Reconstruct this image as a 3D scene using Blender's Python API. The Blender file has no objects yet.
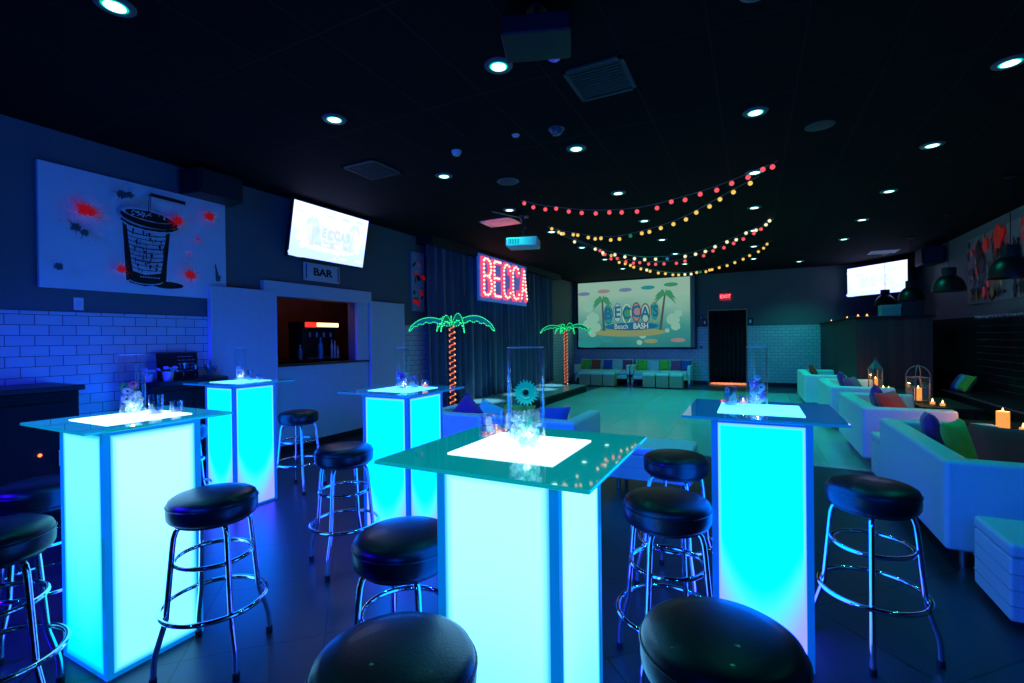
import bpy, bmesh, math, random
from mathutils import Vector, Matrix, Euler
PI = math.pi
sc = bpy.context.scene
C = sc.collection
random.seed(7)
R = math.radians

# ------------------------------------------------------------------ materials
def newmat(name):
    m = bpy.data.materials.new(name); m.use_nodes = True
    nt = m.node_tree; nt.nodes.clear()
    out = nt.nodes.new('ShaderNodeOutputMaterial')
    return m, nt, out

def mat(name, col, rough=.5, metal=0., spec=.5, coat=0., bump=0., bscale=40., var=0., emis=None, es=0., trans=0., sheen=0.):
    m, nt, out = newmat(name)
    b = nt.nodes.new('ShaderNodeBsdfPrincipled')
    b.inputs['Base Color'].default_value = (*col, 1)
    b.inputs['Roughness'].default_value = rough
    b.inputs['Metallic'].default_value = metal
    b.inputs['Specular IOR Level'].default_value = spec
    b.inputs['Coat Weight'].default_value = coat
    b.inputs['Sheen Weight'].default_value = sheen
    b.inputs['Transmission Weight'].default_value = trans
    if emis:
        b.inputs['Emission Color'].default_value = (*emis, 1)
        b.inputs['Emission Strength'].default_value = es
    tc = nt.nodes.new('ShaderNodeTexCoord')
    n = nt.nodes.new('ShaderNodeTexNoise'); n.inputs['Scale'].default_value = bscale
    n.inputs['Detail'].default_value = 4
    nt.links.new(tc.outputs['Object'], n.inputs['Vector'])
    if bump > 0:
        bp = nt.nodes.new('ShaderNodeBump'); bp.inputs['Strength'].default_value = bump
        bp.inputs['Distance'].default_value = .004
        nt.links.new(n.outputs['Fac'], bp.inputs['Height'])
        nt.links.new(bp.outputs['Normal'], b.inputs['Normal'])
    if var > 0:
        r = nt.nodes.new('ShaderNodeValToRGB')
        r.color_ramp.elements[0].position = .3; r.color_ramp.elements[1].position = .7
        r.color_ramp.elements[0].color = (*[c * (1 - var) for c in col], 1)
        r.color_ramp.elements[1].color = (*[min(1, c * (1 + var)) for c in col], 1)
        nt.links.new(n.outputs['Fac'], r.inputs['Fac'])
        nt.links.new(r.outputs['Color'], b.inputs['Base Color'])
    nt.links.new(b.outputs['BSDF'], out.inputs['Surface'])
    return m

def emit(name, col, s=1.):
    m, nt, out = newmat(name)
    e = nt.nodes.new('ShaderNodeEmission')
    e.inputs['Color'].default_value = (*col, 1); e.inputs['Strength'].default_value = s
    nt.links.new(e.outputs['Emission'], out.inputs['Surface'])
    return m

def tilemat(name, col, grout, w, h, axis, rough=.25, offset=.5, mortar=.006, off=(0, 0), rot=0., bump=.3, spec=.5, var=.06):
    """brick pattern laid in world-size object coordinates; axis picks the plane"""
    m, nt, out = newmat(name)
    b = nt.nodes.new('ShaderNodeBsdfPrincipled')
    b.inputs['Roughness'].default_value = rough
    b.inputs['Specular IOR Level'].default_value = spec
    tc = nt.nodes.new('ShaderNodeTexCoord')
    sp = nt.nodes.new('ShaderNodeSeparateXYZ'); cb = nt.nodes.new('ShaderNodeCombineXYZ')
    nt.links.new(tc.outputs['Object'], sp.inputs['Vector'])
    nt.links.new(sp.outputs[axis[0]], cb.inputs['X']); nt.links.new(sp.outputs[axis[1]], cb.inputs['Y'])
    mp = nt.nodes.new('ShaderNodeMapping')
    mp.inputs['Rotation'].default_value = (0, 0, rot)
    mp.inputs['Location'].default_value = (off[0], off[1], 0)
    nt.links.new(cb.outputs['Vector'], mp.inputs['Vector'])
    br = nt.nodes.new('ShaderNodeTexBrick')
    br.offset = offset; br.squash = 1
    br.inputs['Scale'].default_value = 1
    br.inputs['Brick Width'].default_value = w; br.inputs['Row Height'].default_value = h
    br.inputs['Mortar Size'].default_value = mortar; br.inputs['Mortar Smooth'].default_value = .1
    br.inputs['Color1'].default_value = (*[c * (1 - var) for c in col], 1)
    br.inputs['Color2'].default_value = (*[c * (1 + var) for c in col], 1)
    br.inputs['Mortar'].default_value = (*grout, 1)
    nt.links.new(mp.outputs['Vector'], br.inputs['Vector'])
    nt.links.new(br.outputs['Color'], b.inputs['Base Color'])
    if bump:
        bp = nt.nodes.new('ShaderNodeBump'); bp.invert = True
        bp.inputs['Strength'].default_value = bump; bp.inputs['Distance'].default_value = .003
        nt.links.new(br.outputs['Fac'], bp.inputs['Height']); nt.links.new(bp.outputs['Normal'], b.inputs['Normal'])
    nt.links.new(b.outputs['BSDF'], out.inputs['Surface'])
    return m

def glass(name, tint=(.93, .97, 1.), ior=1.5, rough=.0, refl=1.0):
    """clear glass wall: see-through, mirror-like at grazing angles"""
    m, nt, out = newmat(name)
    t = nt.nodes.new('ShaderNodeBsdfTransparent'); t.inputs['Color'].default_value = (*tint, 1)
    g = nt.nodes.new('ShaderNodeBsdfGlossy'); g.inputs['Roughness'].default_value = rough
    g.inputs['Color'].default_value = (refl, refl, refl, 1)
    lw = nt.nodes.new('ShaderNodeLayerWeight'); lw.inputs['Blend'].default_value = .5
    pw = nt.nodes.new('ShaderNodeMath'); pw.operation = 'POWER'; pw.inputs[1].default_value = 4.; nt.links.new(lw.outputs['Facing'], pw.inputs[0])
    f = nt.nodes.new('ShaderNodeMath'); f.operation = 'MULTIPLY_ADD'; f.inputs[1].default_value = .8; f.inputs[2].default_value = ((ior - 1) / (ior + 1)) ** 2
    nt.links.new(pw.outputs[0], f.inputs[0])
    mx = nt.nodes.new('ShaderNodeMixShader')
    nt.links.new(f.outputs[0], mx.inputs['Fac'])
    nt.links.new(t.outputs['BSDF'], mx.inputs[1]); nt.links.new(g.outputs['BSDF'], mx.inputs[2])
    nt.links.new(mx.outputs['Shader'], out.inputs['Surface'])
    return m

def crystalmat(name, col):
    m, nt, out = newmat(name)
    d = nt.nodes.new('ShaderNodeBsdfDiffuse'); d.inputs['Color'].default_value = (*col, 1)
    t = nt.nodes.new('ShaderNodeBsdfTranslucent'); t.inputs['Color'].default_value = (*col, 1)
    tr = nt.nodes.new('ShaderNodeBsdfTransparent')
    g = nt.nodes.new('ShaderNodeBsdfGlossy'); g.inputs['Roughness'].default_value = .08
    a = nt.nodes.new('ShaderNodeMixShader'); a.inputs[0].default_value = .6
    b = nt.nodes.new('ShaderNodeMixShader'); b.inputs[0].default_value = .6
    c = nt.nodes.new('ShaderNodeMixShader'); c.inputs[0].default_value = .12
    nt.links.new(d.outputs[0], a.inputs[1]); nt.links.new(t.outputs[0], a.inputs[2])
    nt.links.new(a.outputs[0], b.inputs[1]); nt.links.new(tr.outputs[0], b.inputs[2])
    nt.links.new(b.outputs[0], c.inputs[1]); nt.links.new(g.outputs[0], c.inputs[2])
    nt.links.new(c.outputs[0], out.inputs['Surface'])
    return m

def panelmat(name, top, bot, edge, z0, z1, curve=.9, s=1.0, rim=.04):
    """backlit acrylic panel of a light box: one lamp colour above, the other below, rim strip round the edge (uses UV)"""
    m, nt, out = newmat(name)
    e = nt.nodes.new('ShaderNodeEmission'); e.inputs['Strength'].default_value = s
    uv = nt.nodes.new('ShaderNodeUVMap')
    sp = nt.nodes.new('ShaderNodeSeparateXYZ'); nt.links.new(uv.outputs['UV'], sp.inputs['Vector'])
    def mth(op, a, b=None, clamp=False):
        n = nt.nodes.new('ShaderNodeMath'); n.operation = op; n.use_clamp = clamp
        for k, v in enumerate((a, b)):
            if v is None: continue
            if isinstance(v, (int, float)): n.inputs[k].default_value = v
            else: nt.links.new(v, n.inputs[k])
        return n.outputs[0]
    du = mth('SUBTRACT', sp.outputs['X'], .5)
    du2 = mth('MULTIPLY', du, du)
    lift = mth('MULTIPLY', du2, curve)
    vv = mth('SUBTRACT', sp.outputs['Y'], lift)
    t = mth('DIVIDE', mth('SUBTRACT', vv, z0), z1 - z0, clamp=True)
    r = nt.nodes.new('ShaderNodeValToRGB'); r.color_ramp.interpolation = 'EASE'
    r.color_ramp.elements[0].color = (*[min(c, 20) for c in bot], 1); r.color_ramp.elements[1].color = (*top, 1)
    nt.links.new(t, r.inputs['Fac'])
    # distance to the rim
    au = mth('SUBTRACT', .5, mth('ABSOLUTE', du))
    dv = mth('SUBTRACT', .5, mth('ABSOLUTE', mth('SUBTRACT', sp.outputs['Y'], .5)))
    dv = mth('MULTIPLY', dv, 2.7)
    dist = mth('MINIMUM', au, dv)
    k = mth('SUBTRACT', 1., mth('DIVIDE', dist, rim), clamp=True)
    mx = nt.nodes.new('ShaderNodeMix'); mx.data_type = 'RGBA'
    nt.links.new(k, mx.inputs['Factor'])
    nt.links.new(r.outputs['Color'], mx.inputs['A']); mx.inputs['B'].default_value = (*edge, 1)
    nt.links.new(mx.outputs['Result'], e.inputs['Color'])
    nt.links.new(e.outputs['Emission'], out.inputs['Surface'])
    return m

# ------------------------------------------------------------------ mesh builder
class MB:
    def __init__(s): s.v = []; s.f = []; s.m = []; s.uv = {}
    def add(s, vs, fs, mi=0, M=None):
        b = len(s.v)
        for p in vs:
            p = Vector(p)
            s.v.append(M @ p if M else p)
        for f in fs:
            s.f.append(tuple(b + i for i in f)); s.m.append(mi)
        return s
    def box(s, x0, x1, y0, y1, z0, z1, mi=0, M=None):
        vs = [(x, y, z) for z in (z0, z1) for (x, y) in ((x0, y0), (x1, y0), (x1, y1), (x0, y1))]
        fs = [(3, 2, 1, 0), (4, 5, 6, 7), (0, 1, 5, 4), (1, 2, 6, 5), (2, 3, 7, 6), (3, 0, 4, 7)]
        return s.add(vs, fs, mi, M)
    def lathe(s, prof, n=24, mi=0, M=None, closed=False):
        """prof: list of (r, z)"""
        vs = []; fs = []; k = len(prof)
        for i in range(n):
            a = 2 * PI * i / n
            for r, z in prof: vs.append((max(r, 1e-4) * math.cos(a), max(r, 1e-4) * math.sin(a), z))
        for i in range(n):
            j = (i + 1) % n
            for q in range(k - 1 + (1 if closed else 0)):
                q2 = (q + 1) % k
                fs.append((i * k + q, j * k + q, j * k + q2, i * k + q2))
        return s.add(vs, fs, mi, M)
    def cyl(s, r, z0, z1, n=20, mi=0, M=None, r2=None):
        r2 = r if r2 is None else r2
        return s.lathe([(0, z0), (r, z0), (r2, z1), (0, z1)], n, mi, M)
    def rod(s, a, b, r, n=8, mi=0, r2=None):
        return s.tube([a, b], r, n, mi, r2=r2)
    def tube(s, pts, r, n=8, mi=0, closed=False, r2=None, M=None):
        pts = [Vector(p) for p in pts]
        k = len(pts); vs = []; fs = []
        up = Vector((0, 0, 1)); prev = None
        for i, p in enumerate(pts):
            if closed: t = pts[(i + 1) % k] - pts[i - 1]
            else: t = pts[min(i + 1, k - 1)] - pts[max(i - 1, 0)]
            t.normalize()
            if prev is None:
                a = up if abs(t.z) < .9 else Vector((1, 0, 0))
                nx = t.cross(a).normalized()
            else:
                nx = (prev - t * prev.dot(t))
                if nx.length < 1e-5: nx = t.cross(up)
                nx.normalize()
            prev = nx; ny = t.cross(nx)
            rr = r if r2 is None else r + (r2 - r) * i / (k - 1)
            for q in range(n):
                an = 2 * PI * q / n
                vs.append(p + (nx * math.cos(an) + ny * math.sin(an)) * rr)
        for i in range(k if closed else k - 1):
            j = (i + 1) % k
            for q in range(n):
                q2 = (q + 1) % n
                fs.append((i * n + q, i * n + q2, j * n + q2, j * n + q))
        if not closed:
            fs.append(tuple(range(n))[::-1]); fs.append(tuple((k - 1) * n + q for q in range(n)))
        return s.add(vs, fs, mi, M)
    def ball(s, c, r, n=8, mi=0, sz=1.):
        prof = [(r * math.sin(PI * i / n), -r * sz * math.cos(PI * i / n)) for i in range(n + 1)]
        return s.lathe(prof, n + 2, mi, Matrix.Translation(Vector(c)))
    def prism(s, poly, z0, z1, mi=0, M=None):
        n = len(poly)
        vs = [(x, y, z0) for x, y in poly] + [(x, y, z1) for x, y in poly]
        fs = [tuple(range(n))[::-1], tuple(range(n, 2 * n))] + [(i, (i + 1) % n, n + (i + 1) % n, n + i) for i in range(n)]
        return s.add(vs, fs, mi, M)
    def build(s, name, mats, parent=None, smooth=False, bevel=0., seg=2, loc=None, rot=None):
        me = bpy.data.meshes.new(name)
        me.from_pydata([tuple(v) for v in s.v], [], s.f)
        if not isinstance(mats, (list, tuple)): mats = [mats]
        for m in mats: me.materials.append(m)
        for p, mi in zip(me.polygons, s.m): p.material_index = mi
        me.validate()
        bm = bmesh.new(); bm.from_mesh(me)
        bmesh.ops.remove_doubles(bm, verts=bm.verts, dist=1e-5)
        bmesh.ops.recalc_face_normals(bm, faces=bm.faces)
        bm.to_mesh(me); bm.free()
        if smooth:
            for p in me.polygons: p.use_smooth = True
            try: me.set_sharp_from_angle(angle=R(40))
            except Exception: pass
        o = bpy.data.objects.new(name, me); C.objects.link(o)
        if parent: o.parent = parent
        if loc: o.location = loc
        if rot: o.rotation_euler = rot
        if bevel > 0:
            b = o.modifiers.new('bevel', 'BEVEL'); b.width = bevel; b.segments = seg
            b.limit_method = 'ANGLE'; b.angle_limit = R(40)
            for p in me.polygons: p.use_smooth = True
            b.harden_normals = True
        return o

def tag(o, label, cat, group=None, kind=None):
    o['label'] = label; o['category'] = cat
    if group: o['group'] = group
    if kind: o['kind'] = kind
    return o
def thing(name, label, cat, loc=(0, 0, 0), rz=0., group=None):
    o = bpy.data.objects.new(name, None); C.objects.link(o)
    o.location = loc; o.rotation_euler = (0, 0, rz); o.empty_display_size = .1
    return tag(o, label, cat, group)
def struct(o, label=None):
    o['kind'] = 'structure'
    if label: o['label'] = label
    return o
def copy_tree(o, parent=None):
    c = o.copy(); C.objects.link(c)
    if parent: c.parent = parent
    for ch in list(o.children): copy_tree(ch, c)
    return c
def again(proto, loc, rz, label, group=None):
    c = copy_tree(proto); c.location = loc; c.rotation_euler = (0, 0, rz); c['label'] = label
    if group: c['group'] = group
    return c

FONT = None
def text_geo(body, size, extr=.002, bold=0., M=None, sx=1.):
    cu = bpy.data.curves.new('lettering', 'FONT'); cu.body = body; cu.size = size
    cu.extrude = extr; cu.offset = bold; cu.align_x = 'CENTER'; cu.align_y = 'CENTER'
    ob = bpy.data.objects.new('lettering', cu); C.objects.link(ob)
    dg = bpy.context.evaluated_depsgraph_get()
    me = bpy.data.meshes.new_from_object(ob.evaluated_get(dg))
    vs = [Vector((v.co.x * sx, v.co.y, v.co.z)) for v in me.vertices]
    fs = [tuple(p.vertices) for p in me.polygons]
    bpy.data.objects.remove(ob); bpy.data.curves.remove(cu); bpy.data.meshes.remove(me)
    return vs, fs

# frames for flat things: local (u right, v up, w out of the surface towards the viewer) -> world
def frame(o, u, v):
    u = Vector(u).normalized(); v = Vector(v).normalized(); w = u.cross(v)
    M = Matrix((u, v, w)).transposed().to_4x4(); M.translation = Vector(o); return M

# ------------------------------------------------------------------ material library
M_ceiling = tilemat('black ceiling tile', (.007, .007, .009), (.018, .02, .022), .522, 1.06, 'XY', rough=.9, offset=0, mortar=.008, off=(.22, .1), bump=0, spec=.1)
M_floor = tilemat('dark slate floor tile', (.03, .032, .048), (.008, .008, .009), .6, .6, 'XY', rough=.32, offset=0, mortar=.005, rot=R(45), off=(.06, .17), bump=.4, spec=.5, var=.15)
M_dance = tilemat('pale glossy dance floor', (.42, .43, .42), (.3, .3, .3), .92, .92, 'XY', rough=.13, offset=0, mortar=.004, off=(.2, .1), bump=.05, spec=.6, var=.05)
M_wallgrey = mat('dark grey wall paint', (.13, .14, .145), .7, bump=.1, bscale=60, var=.05)
M_tileL = tilemat('white subway tile left', (.62, .64, .66), (.12, .13, .14), .18, .0867, 'YZ', rough=.22, mortar=.003, off=(.005, -.022))
M_tileF = tilemat('white subway tile far', (.55, .58, .58), (.28, .3, .3), .18, .0867, 'XZ', rough=.3, mortar=.006, off=(.0, -.0))
M_white = mat('white laminate panel', (.62, .63, .65), .45, bump=.05, bscale=20, var=.03)
M_whitetrim = mat('white painted trim', (.7, .7, .72), .4, bump=.03)
M_blackpl = mat('matt black plastic', (.012, .012, .014), .5, bump=.1, bscale=120)
M_blackwood = mat('black stained wood', (.006, .006, .006), .6, spec=.25, bump=.2, bscale=30, var=.3)
M_brown = tilemat('brown vertical plank', (.05, .018, .012), (.012, .008, .006), .11, 3., 'XZ', rough=.55, offset=0, mortar=.004, bump=.4, var=.35)
M_brownY = tilemat('brown vertical plank side', (.055, .018, .012), (.012, .008, .006), .11, 3., 'YZ', rough=.55, offset=0, mortar=.004, bump=.4, var=.35)
M_vinyl = mat('black vinyl upholstery', (.006, .006, .008), .36, spec=.5, coat=.08, bump=.15, bscale=160, var=.2)
M_chrome = mat('polished chrome', (.78, .8, .82), .07, metal=1.)
M_rubber = mat('black rubber', (.01, .01, .01), .8)
M_leather = mat('white leatherette', (.74, .75, .76), .42, spec=.45, bump=.12, bscale=90, var=.03)
M_tan = mat('cream leatherette', (.42, .30, .18), .5, bump=.1, bscale=90, var=.04)
M_steel = mat('brushed steel', (.4, .4, .42), .3, metal=1.)
M_curtain = mat('navy velvet curtain', (.06, .085, .16), .85, sheen=.4, bump=.25, bscale=150, var=.25)
M_blackcloth = mat('black drape', (.006, .006, .008), .9, bump=.2, bscale=100, var=.2)
M_glass = glass('clear glass', (.98, .99, 1.))
M_votive = glass('mirrored votive glass', (.8, .82, .95), 1.9, .03)
M_water = glass('glass base', (.85, .98, 1.), 1.33, .0)
M_crystal = crystalmat('frosted crystal chunk', (.85, .92, .97))
M_wax = mat('wax with painted glow', (.4, .2, .1), .6, emis=(1., .33, .045), es=1.1)  # flame-lit glow put into the wax as emission
M_flame = emit('candle flame', (1., .5, .12), 9)
M_lantern = mat('weathered white metal', (.16, .16, .15), .5, bump=.2)
M_stage = mat('glossy black stage deck', (.25, .27, .29), .22, spec=.8, bump=.05, bscale=12)
M_paper = mat('white paper', (.8, .8, .8), .6)
M_wood = mat('orange wood', (.6, .25, .1), .5, bump=.2, bscale=30, var=.3)
M_pool_top = mat('console top', (.008, .008, .01), .35, spec=.3)
M_gold = mat('warm string wire', (.25, .3, .28), .6)

def pillowmat(n, c): return mat(n, c, .7, bump=.3, bscale=200, var=.12, sheen=.3)
P_purple = pillowmat('purple fabric', (.30, .01, .22))
P_green = pillowmat('lime fabric', (.18, .50, .03))
P_orange = pillowmat('orange fabric', (.9, .025, .008))
P_magenta = pillowmat('magenta fabric', (.5, .04, .2))
P_navy = pillowmat('royal blue fabric', (.03, .06, .42))
P_teal = pillowmat('pale turquoise fabric', (.25, .6, .62))
P_red = pillowmat('red fabric', (.6, .05, .03))

# ------------------------------------------------------------------ room constants
XL, XR, YF, YB, CE = -5.32, 3.5, 15.08, -3.2, 3.256

# ------------------------------------------------------------------ room shell
b = MB(); b.box(-7, XR + .3, YB - .2, YF + 2.2, -.1, 0)
struct(b.build('floor', M_floor))
b = MB(); b.box(-3.9, 1.62, 6.03, 13.3, .0, .006)
struct(b.build('floor_dance', M_dance))
b = MB(); b.box(-7, XR + .3, YB - .2, YF + 2.2, CE, CE + .1)
struct(b.build('ceiling', M_ceiling))
# left wall with the bar opening cut in it (y 3.9..5.28, z 1.12..1.99)
b = MB()
b.box(XL - .15, XL, YB, 3.9, 0, CE); b.box(XL - .15, XL, 5.28, YF, 0, CE)
b.box(XL - .15, XL, 3.9, 5.28, 0, 1.12); b.box(XL - .15, XL, 3.9, 5.28, 1.99, CE)
struct(b.build('wall_left', M_wallgrey))
M_niche = mat('brown back bar wall', (.12, .05, .03), .8, var=.2, bscale=6)
b = MB(); b.box(-6.9, -6.8, 3.2, 6.6, .6, 2.6); b.box(-6.9, XL - .15, 3.2, 3.3, .6, 2.6); b.box(-6.9, XL - .15, 6.5, 6.6, .6, 2.6)
b.box(-6.9, XL - .15, 3.2, 6.6, 2.5, 2.6); b.box(-6.9, XL - .15, 3.2, 6.6, .6, .7)
struct(b.build('wall_bar', M_niche))
# far wall with the doorway (x -1.12..-.18, z 0..2.15)
b = MB(); b.box(-7, -1.14, YF, YF + .12, 0, CE); b.box(-.17, XR + .2, YF, YF + .12, 0, CE); b.box(-1.14, -.17, YF, YF + .12, 2.16, CE)
struct(b.build('wall_far', M_wallgrey))
b = MB(); b.box(XR, XR + .12, YB, YF, 0, CE)
struct(b.build('wall_right', mat('wall paint lightened for tv light', (.34, .35, .36), .7, bump=.1, bscale=60, var=.05)))  # lighter tone stands in for television light on this wall
b = MB(); b.box(-7, XR + .2, YB - .12, YB, 0, CE)
struct(b.build('wall_back', M_wallgrey))
# corridor behind the doorway
b = MB(); b.box(-1.6, .3, YF + 1.8, YF + 1.9, 0, 2.6); b.box(-1.6, -1.5, YF + .12, YF + 1.8, 0, 2.6); b.box(.2, .3, YF + .12, YF + 1.8, 0, 2.6); b.box(-1.6, .3, YF + .12, YF + 1.9, 2.6, 2.7)
struct(b.build('wall_corridor', M_wallgrey))
# tile wainscots
b = MB(); b.box(XL, XL + .02, YB, 3.10, 0, 1.70); b.box(XL, XL + .02, 6.32, YF - .03, 0, 1.68)
struct(b.build('trim_1', M_tileL))
b = MB(); b.box(XL, -1.16, YF - .02, YF, .1, 1.70); b.box(-.15, 3.45, YF - .02, YF, .1, 1.70)
struct(b.build('trim_2', M_tileF))
b = MB(); b.box(XL + .02, -1.16, YF - .035, YF - .02, 0, .11); b.box(-.15, 3.4, YF - .035, YF - .02, 0, .11)
struct(b.build('baseboard_far', M_blackpl))
# curtain track along the left wall and black soffit line
b = MB(); b.box(XL + .0, XL + .34, 6.75, 13.0, CE - .14, CE)
struct(b.build('trim_3', M_blackpl))
# lighter far-left wall strip beside the curtain
# bar front: header, jambs, lower panel, counter ledge
b = MB(); b.box(XL, XL + .07, 3.74, 5.55, 1.99, 2.17); struct(b.build('trim_4', M_white, bevel=.006))
b = MB(); b.box(XL, XL + .05, 5.27, 5.5, 1.12, 1.99); struct(b.build('trim_5', M_white, bevel=.004))
b = MB(); b.box(XL, XL + .04, 3.9, 5.5, .1, 1.10); struct(b.build('trim_6', M_white, bevel=.004))
b = MB(); b.box(XL - .15, XL + .06, 3.9, 5.5, 1.10, 1.125); struct(b.build('trim_7', M_blackpl))
b = MB(); b.box(XL, XL + .03, 3.9, 6.3, 0, .1); struct(b.build('baseboard_left', M_blackpl))
# sliding white panels each side of the bar opening
def barn(name, y0, y1, z1, label, th=.05):
    t = thing(name, label, 'panel', (XL + .06, (y0 + y1) / 2, 0))
    hw = (y1 - y0) / 2
    q = MB(); q.box(-.02, th - .02, -hw, hw, .03, z1); q.build('panel_board', M_white, t, bevel=.005)
    q = MB(); q.box(-.03, th - .015, -hw - .004, -hw + .012, .03, z1 + .004); q.box(-.03, th - .015, hw - .012, hw + .004, .03, z1 + .004); q.build('edge_strip', M_whitetrim, t)
    return t
barn('sliding_panel', 3.10, 3.89, 2.04, 'tall white sliding panel left of the bar opening, beside the cup painting')
barn('sliding_panel', 5.52, 6.30, 2.03, 'tall white panel right of the bar opening, tinted teal', .04)

# doorway trim, drape, threshold glow comes from an unseen lamp added in the corridor
b = MB(); b.box(-1.18, -1.15, YF - .05, YF + .02, 0, 2.2); b.box(-.16, -.13, YF - .05, YF + .02, 0, 2.2); b.box(-1.18, -.13, YF - .05, YF + .02, 2.17, 2.2)
struct(b.build('door_1', mat('varnished door frame', (.5, .3, .16), .45, bump=.15)))
def drape(name, label, x0, x1, y, z0, z1, m, amp=.03, n=60, waves=9):
    q = MB(); vs = []; fs = []
    for i in range(n + 1):
        u = i / n; xx = x0 + (x1 - x0) * u
        for zz, k in ((z0, 1.2), (z0 + .3, 1.05), ((z0 + z1) / 2, .9), (z1, .6)):
            vs.append((xx, y + amp * k * math.sin(u * waves * 2 * PI + .4 * math.sin(5 * u)), zz))
    for i in range(n):
        for k in range(3): fs.append((i * 4 + k, (i + 1) * 4 + k, (i + 1) * 4 + k + 1, i * 4 + k + 1))
    q.add(vs, fs); o = q.build(name, m, smooth=True)
    so = o.modifiers.new('thick', 'SOLIDIFY'); so.thickness = .006
    return tag(o, label, 'curtain')
drape('doorway_curtain', 'black curtain closing the doorway under the red exit sign', -1.15, -.16, YF - .0, .07, 2.165, M_blackcloth)
b = MB(); b.box(-1.13, -.18, YF - .045, YF + 1.7, 0, .012)
struct(b.build('trim_8', M_wood))

# big stage curtain along the left wall
def stage_curtain():
    q = MB(); vs = []; fs = []; n = 420; y0, y1 = 6.80, 12.75
    zs = [.19, .6, 1.4, 2.3, CE - .13]
    for i in range(n + 1):
        u = i / n; yy = y0 + (y1 - y0) * u
        ph = u * 2 * PI * 25 + 1.3 * math.sin(u * 37) + .8 * math.sin(u * 13)
        for k, zz in enumerate(zs):
            a = (.052, .05, .045, .036, .022)[k]
            vs.append((XL + .17 + a * math.sin(ph + .15 * k) + .012 * math.sin(ph * 2.3 + k), yy, zz))
    K = len(zs)
    for i in range(n):
        for k in range(K - 1): fs.append((i * K + k, (i + 1) * K + k, (i + 1) * K + k + 1, i * K + k + 1))
    q.add(vs, fs); o = q.build('stage_curtain', M_curtain, smooth=True)
    so = o.modifiers.new('thick', 'SOLIDIFY'); so.thickness = .006
    tag(o, 'long pleated navy curtain hanging behind the stage and palm trees', 'curtain')
stage_curtain()

# ------------------------------------------------------------------ stage
t = thing('stage_platform', 'low black stage platform with a glossy deck in front of the navy curtain', 'stage', (-4.52, 8.9, 0))
b = MB(); b.box(-.64, .62, -3.2, 3.1, .15, .18); b.build('deck', M_stage, t, bevel=.004)
b = MB(); b.box(-.62, .60, -3.18, 3.08, .0, .15); b.build('skirt', M_blackcloth, t)
b = MB(); b.box(.62, .632, -3.2, 3.1, .14, .182); b.build('edge_trim', M_blackpl, t)

# ------------------------------------------------------------------ light-box cocktail tables
M_framebox = mat('blue tinted acrylic frame', (.05, .25, .55), .25, spec=.6, emis=(0., .12, .62), es=.55)  # lamp light in the acrylic put in as frame emission
M_framebright = mat('blue tinted acrylic frame, brighter lamp', (.05, .3, .55), .25, spec=.6, emis=(0., .20, .62), es=.75)  # same frame with a stronger painted glow
M_tabletop = mat('tinted glass table top', (.02, .14, .18), .035, spec=.9, coat=1., emis=(0., .32, .35), es=1.)  # lamp light spreading through the glass put in as even emission
M_tabletop_dim = mat('tinted glass table top, dimmer lamp', (.04, .12, .24), .035, spec=.9, coat=1., emis=(0., .13, .44), es=1.)  # same glass with a bluer painted glow
CY = (.0, 1.15, 8.); LAV = (.36, .42, 8.); EDG = (.34, .46, 7.)
M_pan = panelmat('backlit panel cyan', CY, LAV, EDG, -.08, .30, 1.0)
M_pan_front = panelmat('backlit panel white cyan', (.50, 1.7, 3.2), (.06, 1.25, 3.), (.0, .42, .85), -.15, .9, -.2, rim=.085)
M_pan_left = panelmat('backlit panel white', (.55, 1.7, 3.2), (.30, 1.5, 3.), (.0, .45, .9), .1, .8, .6, rim=.085)
M_pan_lside = panelmat('backlit panel turquoise', (.22, 1.3, 2.0), (.0, 1.05, 1.8), (.0, .45, .9), 0, .8, .4, rim=.085)
M_ins_w = emit('backlit top panel white', (1.5, 2.8, 3.6), 1.0)
M_ins_c = emit('backlit top panel cyan', (.25, 1.9, 4.4), 1.0)
M_cap = mat('white table base', (.5, .55, .6), .4)

def quad_uv(name, m, parent, p00, p10, p11, p01, th, nrm):
    """panel as a thin slab whose front face carries a 0..1 UV map"""
    me = bpy.data.meshes.new(name)
    n = Vector(nrm) * th
    F = [Vector(p) + n for p in (p00, p10, p11, p01)]; B = [Vector(p) for p in (p00, p10, p11, p01)]
    me.from_pydata([tuple(v) for v in F + B], [], [(0, 1, 2, 3), (7, 6, 5, 4), (0, 4, 5, 1), (1, 5, 6, 2), (2, 6, 7, 3), (3, 7, 4, 0)])
    me.materials.append(m)
    uv = me.uv_layers.new(name='UVMap')
    co = [(0, 0), (1, 0), (1, 1), (0, 1)] * 2
    for l in me.loops: uv.data[l.index].uv = co[l.vertex_index]
    o = bpy.data.objects.new(name, me); C.objects.link(o); o.parent = parent
    return o

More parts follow.
